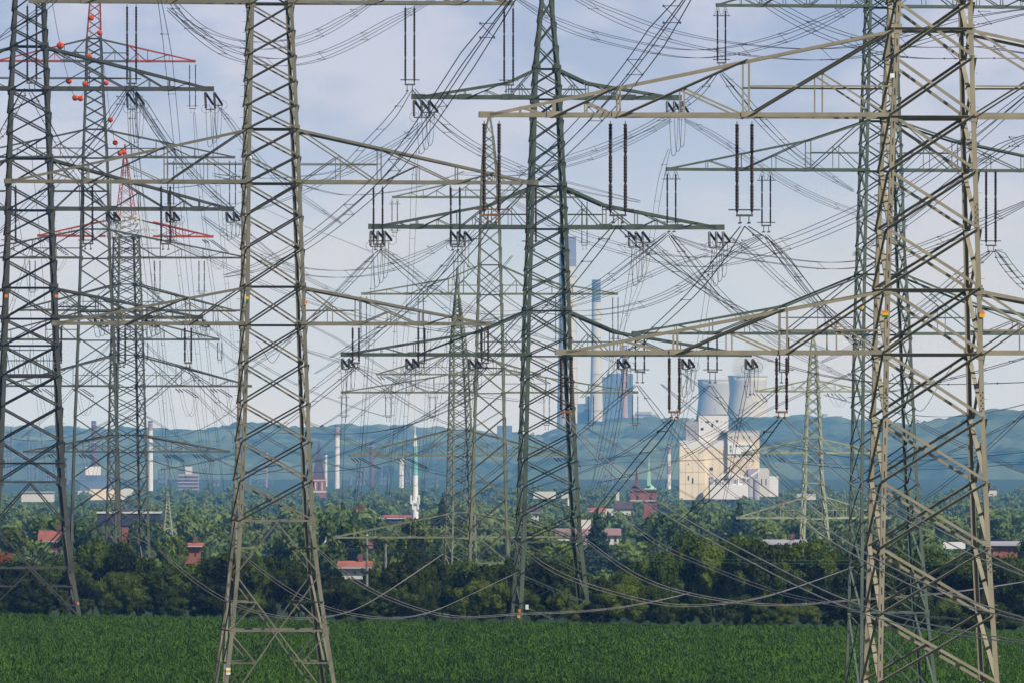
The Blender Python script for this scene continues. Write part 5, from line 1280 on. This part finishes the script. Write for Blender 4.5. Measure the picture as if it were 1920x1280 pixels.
b = building('warehouse', 'grey low warehouses between the two right pylons', 'warehouse', 1780, 1028, 2100); part(b, 'wall', M['lilac'], [(1757,1810,1016,1028)], 2100, 8); part(b, 'wall', M['lilacd'], [(1725,1756.8,1008,1028)], 2100, 8, 1)
b = building('warehouse', 'white shed left of the light green pylon in the valley', 'warehouse', 1512, 935, 4600); part(b, 'wall', M['wallw'], [(1494,1530,925,936)], 4600, 8)
for (x0, x1, y0, y1, D, l) in [(1778,1796,950,962,4800,'tiny white farm on the green slope behind the huge tan pylon'), (1853,1869,916,924,5600,'small white house in the valley right of the huge tan pylon'), (470,484,970,976,3300,'white round tank cover beside the tan pylon'), (1155,1161,918,932,4800,'narrow pale tower block left of the brick tower')]:
    b = building('house', l, 'house', (x0 + x1) / 2, y1 + 6, D); part(b, 'wall', M['wallw'], [(x0, x1, y0, y1 + 6)], D, 6); gable(b, x0, x1, y0 - 3, y0 - .1, D, 6, M['slate'])

# ------------------------------------------------------------------ steam, haze, cloud
def volmat(name, col, dens, noise=False, aniso=0.0, absorb=(0, 0, 0), scale=.02):
    m = bpy.data.materials.new(name); m.use_nodes = True; nt = m.node_tree; nt.nodes.clear()
    out = nt.nodes.new('ShaderNodeOutputMaterial'); v = nt.nodes.new('ShaderNodeVolumePrincipled')
    v.inputs['Color'].default_value = (*col, 1); v.inputs['Density'].default_value = dens; v.inputs['Anisotropy'].default_value = aniso
    v.inputs['Absorption Color'].default_value = (*absorb, 1)
    nt.links.new(v.outputs[0], out.inputs['Volume']); return m
HAZE_D = 5.0e-5
hz = MB(); hz.box((-9000, -260, -44), (9000, 19500, 352))
ho = hz.build('haze', volmat('haze air', (0.17, 0.44, 1.0), HAZE_D, aniso=-.45, absorb=(1, 1, 1))); ho['kind'] = 'stuff'
def steam():
    m = bpy.data.materials.new('white steam'); m.use_nodes = True; nt = m.node_tree; nt.nodes.clear()
    out = nt.nodes.new('ShaderNodeOutputMaterial'); v = nt.nodes.new('ShaderNodeVolumePrincipled'); v.inputs['Color'].default_value = (1, 1, 1, 1)
    v.inputs['Absorption Color'].default_value = (1, 1, 1, 1)
    tc = nt.nodes.new('ShaderNodeTexCoord'); n = nt.nodes.new('ShaderNodeTexNoise'); n.inputs['Scale'].default_value = .035; n.inputs['Detail'].default_value = 3
    L(nt, tc.outputs['Object'], n.inputs['Vector'])
    mr = nt.nodes.new('ShaderNodeMapRange'); mr.inputs['From Min'].default_value = .42; mr.inputs['From Max'].default_value = .62; mr.inputs['To Max'].default_value = .04
    L(nt, n.outputs['Fac'], mr.inputs['Value']); L(nt, mr.outputs[0], v.inputs['Density']); L(nt, v.outputs[0], out.inputs['Volume'])
    c = P(1412, 672, 17000); vv, ff = ico(4); u = 1 / S(17000)
    q = vv * [40 * u, 30 * u, 44 * u]; q[:, 0] += q[:, 2] * .55
    q *= (1 + .12 * np.sin(vv[:, :1] * 7 + vv[:, 2:] * 5) + .08 * np.sin(vv[:, 1:2] * 11 + vv[:, 2:] * 9))
    o = raw_mesh('steam', q, ff, m); o.location = c; o['kind'] = 'stuff'
steam()
SUN_EL, SUN_AZ = R(46), R(40)              # azimuth measured from straight behind the camera towards the right
sdir = Vector((math.sin(SUN_AZ) * math.cos(SUN_EL), -math.cos(SUN_AZ) * math.cos(SUN_EL), math.sin(SUN_EL)))
# ------------------------------------------------------------------ sky, sun, camera
w = bpy.data.worlds.new('World'); scene.world = w; w.use_nodes = True; nt = w.node_tree
bg = nt.nodes['Background']
sky = nt.nodes.new('ShaderNodeTexSky'); sky.sky_type = 'NISHITA'; sky.sun_disc = False; sky.sun_elevation = SUN_EL
sky.sun_rotation = math.pi - SUN_AZ; sky.air_density = 1.0; sky.dust_density = 1.5; sky.ozone_density = 1.5
tc = nt.nodes.new('ShaderNodeTexCoord'); sep = nt.nodes.new('ShaderNodeSeparateXYZ'); L(nt, tc.outputs['Generated'], sep.inputs[0])
def ramp(stops, interp='EASE'):
    r = nt.nodes.new('ShaderNodeValToRGB'); r.color_ramp.interpolation = interp
    e = r.color_ramp.elements
    e[0].position, e[0].color = stops[0][0], (*stops[0][1], 1); e[1].position, e[1].color = stops[-1][0], (*stops[-1][1], 1)
    for p, c in stops[1:-1]:
        q = e.new(p); q.color = (*c, 1)
    return r
# low band of the sky: pale haze at the horizon turning blue upwards (elevation in units of 0.06)
mr = nt.nodes.new('ShaderNodeMapRange'); mr.inputs['From Min'].default_value = -.005; mr.inputs['From Max'].default_value = .055
L(nt, sep.outputs['Z'], mr.inputs['Value'])
SK = 1 / 0.05                               # the Background strength is 0.05
clear = ramp([(0, (.64*SK, .74*SK, .95*SK)), (.3, (.58*SK, .67*SK, .91*SK)), (.6, (.42*SK, .50*SK, .74*SK)), (1, (.28*SK, .37*SK, .62*SK))], 'LINEAR')
L(nt, mr.outputs[0], clear.inputs['Fac'])
mp = nt.nodes.new('ShaderNodeMapping'); mp.inputs['Scale'].default_value = (34, 8, 70); L(nt, tc.outputs['Generated'], mp.inputs['Vector'])
nz = nt.nodes.new('ShaderNodeTexNoise'); nz.inputs['Scale'].default_value = 1.35; nz.inputs['Detail'].default_value = 6; nz.inputs['Roughness'].default_value = .55
L(nt, mp.outputs[0], nz.inputs['Vector'])
cm = ramp([(.40, (0, 0, 0)), (.62, (1, 1, 1))]); L(nt, nz.outputs['Fac'], cm.inputs['Fac'])
cmul = nt.nodes.new('ShaderNodeMath'); cmul.operation = 'MULTIPLY'; cmul.inputs[1].default_value = .62; L(nt, cm.outputs[0], cmul.inputs[0])
mixc = nt.nodes.new('ShaderNodeMix'); mixc.data_type = 'RGBA'; mixc.inputs[7].default_value = (.70*SK, .71*SK, .88*SK, 1)
L(nt, cmul.outputs[0], mixc.inputs[0]); L(nt, clear.outputs[0], mixc.inputs[6])
band = nt.nodes.new('ShaderNodeMapRange'); band.inputs['From Min'].default_value = .045; band.inputs['From Max'].default_value = .085; band.interpolation_type = 'SMOOTHSTEP'
L(nt, sep.outputs['Z'], band.inputs['Value'])
mix2 = nt.nodes.new('ShaderNodeMix'); mix2.data_type = 'RGBA'
L(nt, band.outputs[0], mix2.inputs[0]); L(nt, mixc.outputs[2], mix2.inputs[6]); L(nt, sky.outputs[0], mix2.inputs[7])
L(nt, mix2.outputs[2], bg.inputs['Color']); bg.inputs['Strength'].default_value = 0.05
sl = bpy.data.lights.new('sun', 'SUN'); sl.energy = 4.6; sl.angle = R(.5); sl.color = (1, .955, .88)
so = bpy.data.objects.new('sun', sl); COL.objects.link(so); so.rotation_euler = sdir.to_track_quat('Z', 'Y').to_euler(); so.location = (0, 0, 900)
cam = bpy.data.cameras.new('camera'); co = bpy.data.objects.new('camera', cam); COL.objects.link(co)
co.location = (0, 0, CZ); co.rotation_euler = (R(90), 0, 0)
cam.sensor_width = 36; cam.lens = 36 * F / 1920; cam.shift_y = (HY - 640) / 1920; cam.shift_x = 0
cam.clip_start = 1; cam.clip_end = 60000
scene.camera = co
vs_ = scene.view_settings; vs_.view_transform = 'Standard'; vs_.look = 'None'; vs_.exposure = 0; vs_.gamma = 1
scene.cycles.max_bounces = 6; scene.cycles.diffuse_bounces = 2; scene.cycles.glossy_bounces = 2; scene.cycles.volume_bounces = 3; scene.cycles.transmission_bounces = 2; scene.cycles.transparent_max_bounces = 4
for o_ in bpy.data.objects:
    if o_.get('label') and len(o_['label'].split()) > 16: print('LONG', o_.name, o_['label'])
print('wires', WN, 'objects', len(bpy.data.objects))
